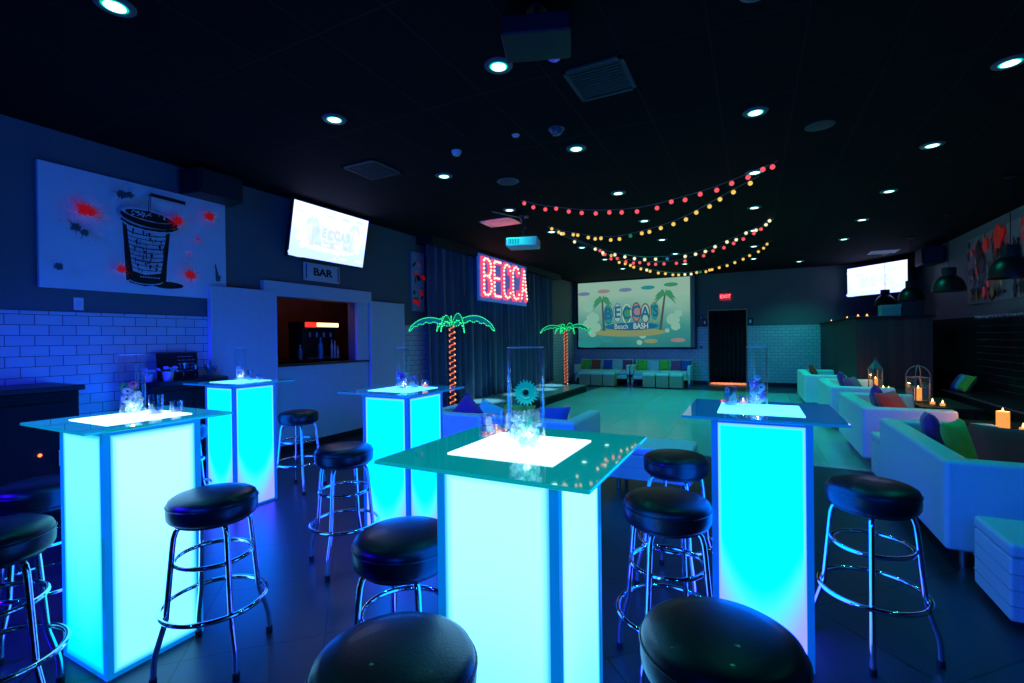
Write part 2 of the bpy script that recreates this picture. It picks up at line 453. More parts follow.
def light_table(label, x, y, mats, ins, frame_m, top_m, group, g=.312):
    t = thing('lighted_cocktail_table', label, 'table', (x, y, 0), 0, group)
    h = .197; H0, H1 = .03, 1.060
    e = .028
    q = MB()                                    # corner posts + rails
    for sx in (-1, 1):
        for sy in (-1, 1):
            q.box(min(sx * h, sx * (h - e)), max(sx * h, sx * (h - e)), min(sy * h, sy * (h - e)), max(sy * h, sy * (h - e)), .0, H1)
    for z0, z1 in ((.0, .02), (H1 - .03, H1)):
        q.box(-h + .002, h - .002, -h + .001, -h + e, z0, z1); q.box(-h + .002, h - .002, h - e, h - .001, z0, z1)
        q.box(-h + .001, -h + e, -h + .002, h - .002, z0, z1); q.box(h - e, h - .001, -h + .002, h - .002, z0, z1)
    q.build('frame', frame_m, t, bevel=.003)
    q = MB(); q.box(-h + .03, h - .03, -h + .03, h - .03, .0, .03); q.build('base_plate', M_cap, t)
    a = h - e + .002; d = h - .006
    z0, z1 = .02, H1 - .028
    quad_uv('light_panel', mats[0], t, (-a, -d, z0), (a, -d, z0), (a, -d, z1), (-a, -d, z1), .003, (0, -1, 0))
    quad_uv('light_panel', mats[1], t, (d, -a, z0), (d, a, z0), (d, a, z1), (d, -a, z1), .003, (1, 0, 0))
    quad_uv('light_panel', mats[2], t, (a, d, z0), (-a, d, z0), (-a, d, z1), (a, d, z1), .003, (0, 1, 0))
    quad_uv('light_panel', mats[3], t, (-d, a, z0), (-d, -a, z0), (-d, -a, z1), (-d, a, z1), .003, (-1, 0, 0))
    q = MB(); q.box(-g, g, -g, g, H1, 1.072); q.build('glass_top', top_m, t, bevel=.003)
    q = MB(); q.box(-.172, .172, -.172, .172, 1.071, 1.075); q.build('top_light_panel', ins, t)
    return t
GT = 'lighted cocktail tables'
TF = (-.660, 1.366); TL1 = (-2.62, 1.18); TM = (-2.21, 2.64); TR = (.025, 2.52); TL2 = (-4.04, 2.645)
light_table('nearest lighted cocktail table, whitish cyan, front and centre with a gerbera vase on top', *TF, [M_pan_front, M_pan_front, M_pan, M_pan], M_ins_w, M_framebright, M_tabletop, GT, .325)
light_table('brightest white lighted cocktail table at the left, in front of the black console', *TL1, [M_pan_lside, M_pan_left, M_pan, M_pan], M_ins_w, M_framebright, M_tabletop, GT, .297)
light_table('cyan lighted cocktail table between the bar front and the nearest table', *TM, [M_pan] * 4, M_ins_c, M_framebox, M_tabletop_dim, GT)
light_table('cyan lighted cocktail table to the right, showing one broad face before the dance floor', *TR, [M_pan] * 4, M_ins_c, M_framebox, M_tabletop_dim, GT)
light_table('small-looking cyan lighted cocktail table farthest back at the left, by the bar panel', *TL2, [M_pan] * 4, M_ins_c, M_framebox, M_tabletop_dim, GT)

# ------------------------------------------------------------------ vases, votives on the tables
TOPZ = 1.075
def slide_in(x, y):
    k = .975 if x < -2.4 and x > -3 else .986
    return x * k, y * k
def vase(x, y, r, h, label, flowers, seed, fill=.45, led=(.3, .9, 1.), pw=.35):
    rnd = random.Random(seed); x, y = slide_in(x, y)
    t = thing('glass_vase', label, 'vase', (x, y, TOPZ), 0, 'cylinder vases on the lighted tables')
    w = .0035
    q = MB(); q.lathe([(0, 0), (r * .96, 0), (r, .004), (r, h), (r - w, h), (r - w, .02), (0, .016)], 40)
    q.build('glass_cylinder', M_glass, t, smooth=True)
    q = MB()
    q.tube([((r - w / 2) * math.cos(a * PI / 20), (r - w / 2) * math.sin(a * PI / 20), h) for a in range(40)], w * .55, 6, closed=True)
    q.build('rim', mat('bright glass rim', (.8, .85, 1), .1, spec=1.), t, smooth=True)
    q = MB(); hf = h * fill
    for i in range(44):
        zz = .022 + rnd.random() * (hf - .03); rr = (r - .018) * math.sqrt(rnd.random()); an = rnd.random() * 2 * PI
        s_ = rnd.uniform(.009, .0165)
        pts = [(math.sin(p) * math.cos(k), math.sin(p) * math.sin(k), math.cos(p)) for p in (.6, 1.57, 2.5) for k in (0, 1.26, 2.5, 3.8, 5.0)] + [(0, 0, 1), (0, 0, -1)]
        vs = [Vector(p) * s_ * rnd.uniform(.7, 1.2) + Vector((rr * math.cos(an), rr * math.sin(an), zz)) for p in pts]
        fs = []
        for k in range(5):
            k2 = (k + 1) % 5
            fs += [(k, 5 + k, 5 + k2, k2), (5 + k, 10 + k, 10 + k2, 5 + k2), (15, k, k2), (16, 10 + k2, 10 + k)]
        q.add(vs, fs)
    c = q.build('crystal_chips', M_crystal, t); c['kind'] = 'stuff'
    q = MB(); q.cyl(.016, .018, .026, 16); q.build('added_led_puck', M_whitetrim, t, smooth=True)  # unseen puck added to go with the vase light
    for lz in (.045,):
        L = bpy.data.lights.new('added vase light', 'POINT'); L.energy = pw * 2; L.color = led; L.shadow_soft_size = .01  # unseen light added in each vase to brighten crystals and petals
        o = bpy.data.objects.new('added_vase_light', L); C.objects.link(o); o.location = (x, y - .004, TOPZ + lz)
    for (fx, fy, fz, fr, cm, face) in flowers:
        q = MB(); F = Matrix.Translation(Vector((fx, fy, fz))) @ Euler(face).to_matrix().to_4x4()
        for ring, (nn, ln, lift) in enumerate(((22, 1., .0), (18, .78, .12), (14, .5, .2))):
            for k in range(nn):
                a = 2 * PI * (k + .5 * ring) / nn; L = fr * ln * rnd.uniform(.93, 1.05); wd = fr * .11
                ca, sa = math.cos(a), math.sin(a)
                P_ = lambda s_, o_, z_: (ca * s_ - sa * o_, sa * s_ + ca * o_, z_)
                vs = [P_(fr * .18, -wd * .5, lift * fr * .5), P_(fr * .18, wd * .5, lift * fr * .5), P_(L * .7, wd, lift * fr + .002), P_(L, 0, lift * fr * .7), P_(L * .7, -wd, lift * fr + .002),
                      P_(fr * .18, 0, lift * fr * .5 - .0016), P_(L * .7, 0, lift * fr)]
                q.add(vs, [(0, 1, 2, 3, 4), (5, 6, 4, 0), (5, 1, 2, 6), (6, 2, 3), (6, 3, 4)], 0, F)
        fo = q.build('flower_petals', cm, t)
        q = MB(); q.lathe([(0, fr * .1), (fr * .2, fr * .16), (fr * .24, fr * .08), (fr * .2, -.002), (0, -.004)], 16, 0, F)
        q.build('flower_centre', mat('dark flower centre', (.08, .1, .05), .8, bump=.5), fo, smooth=True)
        q = MB(); q.tube([(fx, fy, fz - .004), (fx * .7, fy * .7, fz * .55), (fx * .2, fy * .2, .03)], .0022, 6); q.build('stem', mat('flower stem', (.1, .35, .12), .5), fo, smooth=True)
    return t
PT_teal = mat('turquoise petals', (.12, .95, .62), .6, emis=(0, .35, .34), es=.5, var=.15)  # emission added to brighten the backlit gerbera
PT_white = mat('white petals', (.75, .8, .9), .6, var=.1)
PT_pink = mat('pink petals', (.75, .12, .45), .6, var=.15)
PT_purple = mat('violet petals', (.5, .2, .8), .6, var=.15)
PT_green = mat('green blossom', (.1, .6, .25), .6, var=.15)
cam_dir = lambda x, y: math.atan2(-y, -x)
def facing(x, y, tilt=R(75), spin=0.): return (tilt, 0, cam_dir(x, y) + PI / 2 + spin)
vase(-.637, 1.347, .058, .318, 'clear cylinder vase with a turquoise gerbera on the nearest table', [(.004, -.012, .178, .042, PT_teal, facing(-.66, 1.38)), (.018, .008, .085, .022, PT_teal, facing(-.66, 1.38, R(60), .6)), (-.025, .0, .10, .02, PT_purple, facing(-.66, 1.38, R(70), -.8))], 1, .38, (.25, 1., .95), .30)
vase(-2.702, 1.219, .05, .292, 'clear cylinder vase with mixed blossoms on the bright white left table', [(.0, -.02, .12, .022, PT_white, facing(-2.7, 1.2)), (.028, -.008, .155, .022, PT_pink, facing(-2.7, 1.2)), (-.025, -.02, .14, .024, PT_green, facing(-2.7, 1.2)), (.01, -.028, .085, .026, PT_white, facing(-2.7, 1.2))], 2, .42, (.4, .9, 1.), .30)
vase(-2.16, 2.575, .046, .292, 'clear cylinder vase with a magenta bloom on the table by the bar front', [(.012, -.018, .10, .026, PT_pink, facing(-2.2, 2.6)), (-.016, -.016, .115, .022, PT_purple, facing(-2.2, 2.6)), (-.006, -.024, .07, .024, PT_white, facing(-2.2, 2.6))], 3, .4, (.8, .45, 1.), .35)
vase(-4.125, 2.70, .043, .292, 'clear cylinder vase with pale blossoms on the farthest left table', [(-.01, -.016, .11, .024, PT_white, facing(-4.1, 2.7)), (.012, -.016, .07, .024, PT_purple, facing(-4.1, 2.7))], 4, .35, (.7, .6, 1.), .35)
vase(.016, 2.60, .046, .292, 'clear cylinder vase full of lilac petals on the right-hand table', [(-.012, -.022, .12, .024, PT_purple, facing(0, 2.6)), (.018, -.02, .10, .022, PT_white, facing(0, 2.6)), (-.01, -.024, .075, .024, PT_white, facing(0, 2.6)), (.02, -.02, .06, .022, PT_purple, facing(0, 2.6)), (.002, -.02, .145, .016, PT_white, facing(0, 2.6))], 5, .42, (.65, .5, 1.), .35)
def votive(x, y, r, h, label, lit=None):
    x, y = slide_in(x, y)
    t = thing('votive_holder', label, 'candle holder', (x, y, TOPZ), 0, 'votive glasses on the lighted tables')
    q = MB(); q.lathe([(0, 0), (r * .9, 0), (r, .005), (r, h), (r - .003, h), (r - .0035, .012), (0, .010)], 24)
    q.build('glass_cup', M_votive, t, smooth=True)
    q = MB(); q.cyl(r * .66, .012, min(.03, h * .5), 16); q.build('tealight', M_wax if lit else M_paper, t, smooth=True)
    if lit:
        q = MB(); q.lathe([(0, 0), (.004, .004), (.003, .01), (0, .018)], 8, 0, Matrix.Translation((0, 0, min(.03, h * .5)))); q.build('flame', M_flame, t, smooth=True)
votive(-.878, 1.515, .030, .068, 'pinkish mirrored votive glass left of the gerbera vase')
votive(-.835, 1.60, .029, .072, 'clear votive glass just behind the gerbera vase, right of the pinkish one')
votive(-2.591, 1.265, .029, .10, 'taller votive glass right of the vase on the white left table')
votive(-2.56, 1.34, .026, .062, 'small votive glass hidden behind the taller one on the white left table')
votive(-2.16, 2.70, .029, .10, 'taller votive glass beside the vase on the table by the bar')
votive(-2.10, 2.745, .028, .062, 'short pink-lit votive glass on the table by the bar', True)
votive(-4.01, 2.71, .027, .10, 'taller votive glass on the farthest left table')
votive(-3.97, 2.77, .027, .056, 'short votive glass at the right on the farthest left table')
votive(-.10, 2.575, .030, .10, 'taller mirrored votive glass left of the lilac vase')
votive(-.045, 2.62, .020, .05, 'tiny glowing votive between the tall votive and the lilac vase', True)

# ------------------------------------------------------------------ bar stools
def make_stool():
    t = thing('bar_stool', 'x', 'stool', (0, 0, 0), 0, 'round black bar stools')
    q = MB(); q.lathe([(0, .643), (.160, .643), (.170, .648), (.1765, .660), (.178, .685), (.1765, .716), (.170, .732), (.152, .743), (.11, .751), (.05, .755), (0, .756)], 56)
    s_ = q.build('seat', M_vinyl, t, smooth=True)
    q = MB()
    q.tube([(.1775 * math.cos(a * PI / 28), .1775 * math.sin(a * PI / 28), .712) for a in range(56)], .0032, 6, closed=True)
    q.build('piping', M_vinyl, s_, smooth=True)
    q = MB(); q.cyl(.15, .630, .644, 32); q.build('seat_plate', M_blackpl, t)
    for k in range(4):
        a = k * PI / 2; ca, sa = math.cos(a), math.sin(a)
        P_ = [(.07, .636), (.105, .636), (.130, .630), (.146, .612), (.154, .585), (.158, .55), (.185, .255), (.19, .235), (.222, .13), (.228, .10), (.232, .02)]
        # subdivide the bend a little
        q = MB(); q.tube([(r * ca, r * sa, z) for r, z in P_], .0115, 12); lg = q.build('leg', M_chrome, t, smooth=True)
        q = MB(); q.cyl(.0145, 0, .03, 12, 0, Matrix.Translation((.2325 * ca, .2325 * sa, 0))); q.build('foot_cap', M_rubber, lg, smooth=True)
    def ring(r, z, tr):
        q = MB(); q.tube([(r * math.cos(a * PI / 32), r * math.sin(a * PI / 32), z) for a in range(64)], tr, 10, closed=True); return q
    ring(.150, .468, .0095).build('upper_ring', M_chrome, t, smooth=True)
    ring(.205, .262, .0105).build('foot_ring', M_chrome, t, smooth=True)
    return t
stool0 = make_stool()
stools = [
    (-2.172, 1.285, -13, 'black bar stool with chrome rings, right of the bright white left table'),
    (-2.516, .677, 20, 'bar stool cut off by the left edge of the photo'),
    (-3.12, 1.02, 35, 'bar stool hidden between the white left table and the black console'),
    (-4.12, 2.19, 10, 'bar stool whose seat edge shows between the two left tables'),
    (-3.91, 3.13, -30, 'farthest bar stool, right of the farthest left table, before the bar front'),
    (-2.34, 2.21, -70, 'bar stool standing alone left of the table by the bar'),
    (-1.10, 1.31, -35, 'bar stool half hidden behind the nearest table on its left'),
    (-.70, .795, 15, 'nearest bar stool at the bottom, seat in front of the nearest table'),
    (-.072, 1.175, 40, 'nearest bar stool at the bottom right of the nearest table'),
    (-.33, 2.07, -106, 'bar stool standing between the nearest table and the right-hand table'),
    (-.40, 2.84, -60, 'bar stool partly hidden behind the left side of the right-hand table'),
    (.475, 2.65, -100, 'bar stool standing right of the right-hand table, chrome tinged violet')]
for i, (x, y, a, lb) in enumerate(stools):
    if i == 0: stool0.location = (x, y, 0); stool0.rotation_euler = (0, 0, R(a)); stool0['label'] = lb
    else: again(stool0, (x, y, 0), R(a), lb)

# ------------------------------------------------------------------ couches
def u_poly(w, d, ta, tb):
    """U outline: back along y=-d/2 side, open to +y"""
    return [(-w / 2, -d / 2), (w / 2, -d / 2), (w / 2, d / 2), (w / 2 - ta, d / 2), (w / 2 - ta, -d / 2 + tb), (-w / 2 + ta, -d / 2 + tb), (-w / 2 + ta, d / 2), (-w / 2, d / 2)]
def couch(label, x, y, rz, w, d, z0=.12, z1=.66, ta=.13, tb=.15, group='white tub couches', m=None):
    m = m or M_leather
    t = thing('tub_couch', label, 'couch', (x, y, 0), rz, group)
    q = MB(); q.prism(u_poly(w, d, ta, tb), z0, z1); q.build('frame', m, t, bevel=.028, seg=4)
    q = MB(); q.box(-w / 2 + ta + .004, w / 2 - ta - .004, -d / 2 + tb + .004, d / 2 - .01, z0 + .02, .27); q.build('seat_base', m, t, bevel=.01)
    q = MB(); q.box(-w / 2 + ta + .004, w / 2 - ta - .004, -d / 2 + tb + .004, d / 2, .275, .42); q.build('seat_cushion', m, t, bevel=.035, seg=4)
    for sx in (-1, 1):
        for sy in (-1, 1):
            q = MB(); q.cyl(.022, 0, z0 + .005, 14, 0, Matrix.Translation((sx * (w / 2 - .12), sy * (d / 2 - .12), 0)), r2=.026); q.build('leg', M_steel, t, smooth=True)
    return t
G1 = 'white tub couches along the right side'
couch('nearest white tub couch on the right, with lime and orange cushions', 1.405, 4.53, -PI / 2, 1.66, .77, group=G1)
couch('second white tub couch from the camera on the right, with an orange cushion', 1.40, 6.84, -PI / 2, 1.54, .77, group=G1)
couch('third white tub couch from the camera on the right, with a violet cushion', 1.40, 9.12, -PI / 2, 1.54, .77, group=G1)
couch('farthest white tub couch on the right, against the brown plank booth', 1.22, 11.5, -PI / 2, 1.7, .68, group=G1)
couch('white tub couch turned away, its back behind the nearest table, facing the stage', -2.28, 4.44, 0, 1.7, .83, group='white tub couch in the middle of the room')
# low benches / ottomans
def ottoman(label, x, y, w, d, z0, z1, m=None, rz=0., seams=2, group='white ottomans'):
    t = thing('ottoman', label, 'ottoman', (x, y, 0), rz, group)
    m = m or M_leather
    q = MB(); q.box(-w / 2, w / 2, -d / 2, d / 2, z0, z1 - .07); q.build('body', m, t, bevel=.012, seg=3)
    q = MB(); q.box(-w / 2 - .003, w / 2 + .003, -d / 2 - .003, d / 2 + .003, z1 - .068, z1); q.build('cushion', m, t, bevel=.022, seg=4)
    q = MB()
    for k in range(seams):
        zz = z0 + (z1 - .07 - z0) * (k + 1) / (seams + 1)
        q.tube([(-w / 2 - .001, -d / 2 - .001, zz), (w / 2 + .001, -d / 2 - .001, zz), (w / 2 + .001, d / 2 + .001, zz), (-w / 2 - .001, d / 2 + .001, zz)], .003, 6, closed=True)
    if seams: q.build('seam', mat('stitched seam', (.45, .46, .48), .6), t)
    for sx in (-1, 1):
        for sy in (-1, 1):
            q = MB(); q.cyl(.018, 0, z0 + .004, 12, 0, Matrix.Translation((sx * (w / 2 - .1), sy * (d / 2 - .1), 0))); q.build('leg', M_steel, t, smooth=True)
    return t
ottoman('long white ottoman behind the nearest table, low beside the dance floor', -.86, 4.58, .76, .50, .12, .42, seams=1)
ottoman('quilted white ottoman at the right edge, in front of the nearest right couch', 1.36, 3.30, .54, .42, .035, .41, seams=3)
ottoman('white ottoman tucked between the nearest and second right couches', 1.30, 5.68, .5, .36, .05, .45, seams=1)

# pillows
def pillow(name, label, m, loc, rot, s=.4, th=.13, group='throw cushions'):
    q = MB(); n = 14; vs = []; fs = []
    for side in (1, -1):
        for i in range(n + 1):
            for j in range(n + 1):
                u = i / n * 2 - 1; v = j / n * 2 - 1
                e = max(0., (1 - u ** 4) * (1 - v ** 4)) ** .55
                pin = 1 - .07 * (1 - abs(u) ** 2) * abs(v) ** 3
                pin2 = 1 - .07 * (1 - abs(v) ** 2) * abs(u) ** 3
                vs.append((u * s / 2 * pin2, v * s / 2 * pin, side * e * th / 2))
    N = (n + 1) ** 2
    for i in range(n):
        for j in range(n):
            a = i * (n + 1) + j
            fs.append((a, a + n + 1, a + n + 2, a + 1)); fs.append((N + a, N + a + 1, N + a + n + 2, N + a + n + 1))
    q.add(vs, fs); o = q.build(name, m, smooth=True, loc=loc, rot=rot)
    q = MB(); k = []
    for a, bq in ((-1, -1), (1, -1), (1, 1), (-1, 1)): k.append((a * s / 2 * .985, bq * s / 2 * .985, 0))
    return tag(o, label, 'cushion', group)
# on the nearest right couch (backrest on its left, x 1.02..1.17); seat top .42
G = 'cushions on the right couches'
pillow('throw_pillow', 'purple cushion at the far end of the nearest right couch', P_purple, (1.29, 4.95, .605), (R(80), R(5), R(80)), .36, .12, G)
pillow('throw_pillow', 'lime green cushion on the nearest right couch', P_green, (1.35, 4.52, .605), (R(68), 0, R(60)), .38, .13, G)
pillow('throw_pillow', 'orange cushion on the nearest right couch, against its near arm', P_orange, (1.50, 4.12, .60), (R(60), R(5), R(14)), .48, .13, G)
pillow('throw_pillow', 'purple cushion behind the orange one on the second right couch', P_purple, (1.30, 6.83, .625), (R(75), R(25), R(84)), .36, .12, G)
pillow('throw_pillow', 'orange cushion lying on the second right couch', P_orange, (1.38, 6.50, .60), (R(60), 0, R(55)), .42, .13, G)
pillow('throw_pillow', 'violet cushion leaning on the third right couch', P_purple, (1.31, 9.2, .62), (R(68), R(15), R(80)), .40, .13, G)
pillow('throw_pillow', 'magenta cushion at the near end of the third right couch', P_magenta, (1.38, 8.78, .60), (R(62), 0, R(60)), .38, .12, G)
pillow('throw_pillow', 'dark orange cushion on the farthest right couch', P_orange, (1.16, 11.8, .60), (R(66), R(10), R(80)), .42, .13, G)
# on the middle couch (back at y 4.03..4.17)
G = 'cushions on the middle couch'
pillow('throw_pillow', 'purple cushion poking up at the left end of the middle couch', P_purple, (-2.83, 4.44, .585), (R(72), R(38), R(-6)), .35, .13, G)
pillow('throw_pillow', 'pale turquoise cushion beside the purple one on the middle couch', P_teal, (-2.58, 4.49, .56), (R(50), R(20), R(5)), .36, .12, G)
pillow('throw_pillow', 'lime green cushion left of the gerbera vase on the middle couch', P_green, (-2.24, 4.48, .565), (R(50), 0, R(4)), .37, .13, G)
pillow('throw_pillow', 'royal blue cushion at the right end of the middle couch', P_navy, (-1.84, 4.47, .565), (R(50), R(-4), R(-4)), .37, .13, G)

# ------------------------------------------------------------------ far sofas under the screen
def far_sofa(label, x, y, w):
    t = thing('sofa', label, 'sofa', (x, y, 0), 0, 'white sofas under the projection screen')
    d = .78
    q = MB(); q.box(-w / 2 + .02, w / 2 - .02, d / 2 - .16, d / 2, .16, .74); q.build('backrest', M_leather, t, bevel=.03, seg=3)
    q = MB(); q.box(-w / 2 + .08, w / 2 - .08, -d / 2, d / 2 - .17, .18, .30); q.build('seat_base', M_leather, t, bevel=.02, seg=3)
    for k in (-1, 1):
        q = MB(); q.box(min(0, k * (w / 2 - .1)), max(0, k * (w / 2 - .1)), -d / 2, d / 2 - .17, .305, .43); q.build('seat_cushion', M_leather, t, bevel=.03, seg=3)
        q = MB(); q.box(min(k * (w / 2), k * (w / 2 - .09)), max(k * (w / 2), k * (w / 2 - .09)), -d / 2, d / 2 - .02, .30, .60); q.build('armrest', M_leather, t, bevel=.03, seg=3)
        for yy in (-d / 2 + .06, d / 2 - .08):
            q = MB(); q.box(k * (w / 2 - .045) - .03, k * (w / 2 - .045) + .03, yy - .015, yy + .015, 0, .31); q.build('leg', M_chrome, t)
    return t
far_sofa('left white sofa under the projection screen, with red and blue cushions', -4.13, 14.45, 1.72)
far_sofa('right white sofa under the projection screen, with lime and magenta cushions', -2.40, 14.45, 1.68)
G = 'cushions on the far sofas'
for nm, m, x, lb in (('throw_pillow', P_green, -4.72, 'olive green cushion, leftmost on the left far sofa'), ('throw_pillow', P_red, -4.40, 'red cushion on the left far sofa'),
                 ('throw_pillow', P_navy, -4.02, 'blue cushion in the middle of the left far sofa'), ('throw_pillow', P_magenta, -3.42, 'magenta cushion at the right end of the left far sofa'),
                 ('throw_pillow', P_green, -2.97, 'yellow-green cushion, leftmost on the right far sofa'), ('throw_pillow', P_green, -2.34, 'lime cushion in the middle of the right far sofa'),
                 ('throw_pillow', P_magenta, -2.00, 'magenta cushion near the right end of the right far sofa'), ('throw_pillow', P_navy, -1.72, 'navy cushion, rightmost on the right far sofa')):
    pillow(nm, lb, m, (x, 14.47, .59), (R(78), 0, 0), .30, .10, G)
q0 = None
G = 'cream cube ottomans before the far sofas'
names = ['left', 'middle', 'right']
for s_, (xa, sof) in enumerate(((-4.62, 'left'), (-2.76, 'right'))):
    for k in range(3):
        w = .335; x = xa + w / 2 + k * (w + .025)
        t = thing('cube_ottoman', f'cream cube ottoman, {names[k]} of the three before the {sof} far sofa', 'ottoman', (x, 13.62, 0), 0, G)
        q = MB(); q.box(-w / 2, w / 2, -w / 2, w / 2, .02, .34); q.build('body', M_tan, t, bevel=.01)
        q = MB(); q.box(-w / 2 - .004, w / 2 + .004, -w / 2 - .004, w / 2 + .004, .34, .41); q.build('lid_cushion', M_leather, t, bevel=.015, seg=3)

# ------------------------------------------------------------------ projection screen
def flat_poly(q, pts, w, mi, M): q.add([(u, v, w) for u, v in pts], [tuple(range(len(pts)))], mi, M)
def ell(cu, cv, a, b_, n=20, rot=0., jit=0., rnd=random):
    out = []
    for i in range(n):
        t_ = 2 * PI * i / n; k = 1 + rnd.uniform(-jit, jit)
        x, y = a * math.cos(t_) * k, b_ * math.sin(t_) * k
        out.append((cu + x * math.cos(rot) - y * math.sin(rot), cv + x * math.sin(rot) + y * math.cos(rot)))
    return out
def frond(q, cu, cv, L, ang, w, mi, M, droop=.35):
    n = 8; up = []; dn = []
    for i in range(n + 1):
        s_ = i / n; x = L * s_ * math.cos(ang); y = L * s_ * math.sin(ang) - droop * L * s_ * s_
        h = w * math.sin(PI * min(1, s_ * .9 + .08)) * (1 - .3 * (i % 2))
        up.append((cu + x, cv + y + h * .5)); dn.append((cu + x, cv + y - h * .5))
    q.add([(u, v, w_) for (u, v), w_ in [(p, 0) for p in up + dn[::-1]]], [], 0)
    flat_poly(q, up + dn[::-1], 0, mi, M)
def beach_picture(M, W, Hh, tone, parent, name, seed=3):
    """the projected beach-party slide, W x Hh metres, origin at its centre; tone(r,g,b)->emission colour"""
    rnd = random.Random(seed); E = lambda n, c: emit('slide ' + n, tone(c), 1.)
    # background gradient
    m, nt, out = newmat('slide background')
    e = nt.nodes.new('ShaderNodeEmission'); uv = nt.nodes.new('ShaderNodeUVMap'); sp = nt.nodes.new('ShaderNodeSeparateXYZ')
    nz = nt.nodes.new('ShaderNodeTexNoise'); nz.inputs['Scale'].default_value = 2.5
    nt.links.new(uv.outputs['UV'], nz.inputs['Vector']); nt.links.new(uv.outputs['UV'], sp.inputs['Vector'])
    ad = nt.nodes.new('ShaderNodeMath'); ad.operation = 'MULTIPLY_ADD'; ad.inputs[1].default_value = .45; 
    nt.links.new(nz.outputs['Fac'], ad.inputs[0]); nt.links.new(sp.outputs['Y'], ad.inputs[2])
    r = nt.nodes.new('ShaderNodeValToRGB')
    r.color_ramp.elements[0].position = .15; r.color_ramp.elements[0].color = (*tone((.02, .21, .24)), 1)
    r.color_ramp.elements[1].position = 1.1 if False else 1.; r.color_ramp.elements[1].color = (*tone((.44, .62, .47)), 1)
    el = r.color_ramp.elements.new(.55); el.color = (*tone((.08, .38, .33)), 1)
    nt.links.new(ad.outputs[0], r.inputs['Fac']); nt.links.new(r.outputs['Color'], e.inputs['Color']); nt.links.new(e.outputs['Emission'], out.inputs['Surface'])
    bg = quad_uv(name, m, parent, M @ Vector((-W / 2, -Hh / 2, -.004)), M @ Vector((W / 2, -Hh / 2, -.004)), M @ Vector((W / 2, Hh / 2, -.004)), M @ Vector((-W / 2, Hh / 2, -.004)), .004, tuple(M.to_3x3() @ Vector((0, 0, 1))))
    cols = [E('bokeh', (.36, .62, .46)), E('green', (.07, .33, .16)), E('blue', (.02, .16, .30)), E('teal', (.03, .32, .32)), E('red', (.26, .07, .10)), E('sand', (.36, .36, .16)), E('white', (.62, .72, .62)), E('trunk', (.10, .12, .10)), E('lilac', (.22, .26, .42)), E('pink', (.45, .28, .28))]
    q = MB(); lay = [0.002]
    def P(pts, mi):
        lay[0] += .0005; q.add([(u * W, v * Hh, lay[0]) for u, v in pts], [tuple(range(len(pts)))], mi, M)
    for (cu, cv, k) in [(-.40, .12, .05), (-.36, -.05, .06), (-.41, -.14, .045), (-.33, -.2, .05), (-.36, .2, .03), (.36, -.1, .055), (.40, -.02, .035), (.38, -.2, .04), (.44, .2, .03), (.33, .12, .03), (-.36, -.28, .04), (.1, -.33, .03), (.31, -.26, .02), (.07, -.43, .025), (-.46, -.42, .02), (.3, .2, .02)]:
        P(ell(cu, cv, k, k * 1.5, 18, 0, .08, rnd), 0)
    # sand island and surfboards
    P(ell(-.02, -.28, .32, .06, 24), 5)
    P(ell(-.40, -.44, .12, .07, 20), 3)
    for i, x in enumerate((-.21, -.125, -.04, .045, .125, .205)):
        P(ell(x, .0 + .02 * (i % 2), .042, .15, 20), (2, 8, 6, 4, 4, 5)[i])
        P(ell(x, .0 + .02 * (i % 2), .033, .13, 20), (3, 0, 1, 9, 0, 3)[i])
    # palms
    for cx, top, lean in ((-.245, .22, -.02), (.235, .27, .06)):
        P([(cx + lean - .008, top), (cx + lean + .006, top), (cx + .012 + lean * .3, -.25), (cx - .012 + lean * .3, -.25)], 7)
        for a in (10, 45, 80, 115, 150, 175, -15, 195):
            n = 7; up = []; dn = []; L = .095
            for i in range(n + 1):
                s_ = i / n; x = L * s_ * math.cos(R(a)); y = (L * s_ * math.sin(R(a)) - .07 * s_ * s_) * 1.6
                h = .028 * math.sin(PI * min(1, s_ * .85 + .12)); up.append((cx + lean + x, top + y + h)); dn.append((cx + lean + x, top + y - h))
            P(up + dn[::-1], 1)
    # hanging surfboards / labels along top and bottom
    for (cu, cv, mi) in ((-.44, .33, 8), (-.25, .355, 9), (-.05, .36, 8), (.15, .375, 3), (.345, .40, 1), (.17, -.41, 5), (.40, -.40, 9), (-.22, -.40, 3)):
        P(ell(cu, cv, .06, .03, 20), mi)
    P(ell(0, -.19, .24, .06, 24), 2)
    for body, cx, cy, sz, mi, bold in (('B', -.21, .0, .24, 2, .012), ('E', -.125, .02, .24, 2, .012), ('C', -.04, .0, .24, 2, .012), ('C', .045, .02, .24, 2, .012), ('A', .125, .0, .24, 2, .012), ("'S", .205, .02, .22, 2, .012), ('Beach', -.09, -.19, .11, 6, 0), ('BASH', .085, -.19, .115, 6, .004)):
        vs, fs = text_geo(body, sz * Hh, .001, bold, sx=.8)
        q.add([(v.x + cx * W, v.y + cy * Hh, v.z + lay[0] + .004) for v in vs], fs, mi, M)
    # the big letters are blue so recolour the fill of the names
    q.build('slide_artwork', cols, parent if parent.type != 'MESH' else parent)
    return bg
t = thing('projection_screen', 'wide black-framed projection screen showing a pale green beach slide on the far wall', 'screen', (-3.33, 14.96, 2.16))
b = MB(); W_, H_ = 3.62, 2.12
b.box(-W_ / 2 - .05, -W_ / 2, -.03, .03, -H_ / 2 - .05, H_ / 2 + .08); b.box(W_ / 2, W_ / 2 + .05, -.03, .03, -H_ / 2 - .05, H_ / 2 + .08)
b.box(-W_ / 2, W_ / 2, -.03, .03, -H_ / 2 - .05, -H_ / 2); b.box(-W_ / 2, W_ / 2, -.03, .03, H_ / 2, H_ / 2 + .08); b.build('screen_frame', M_blackpl, t, bevel=.004)
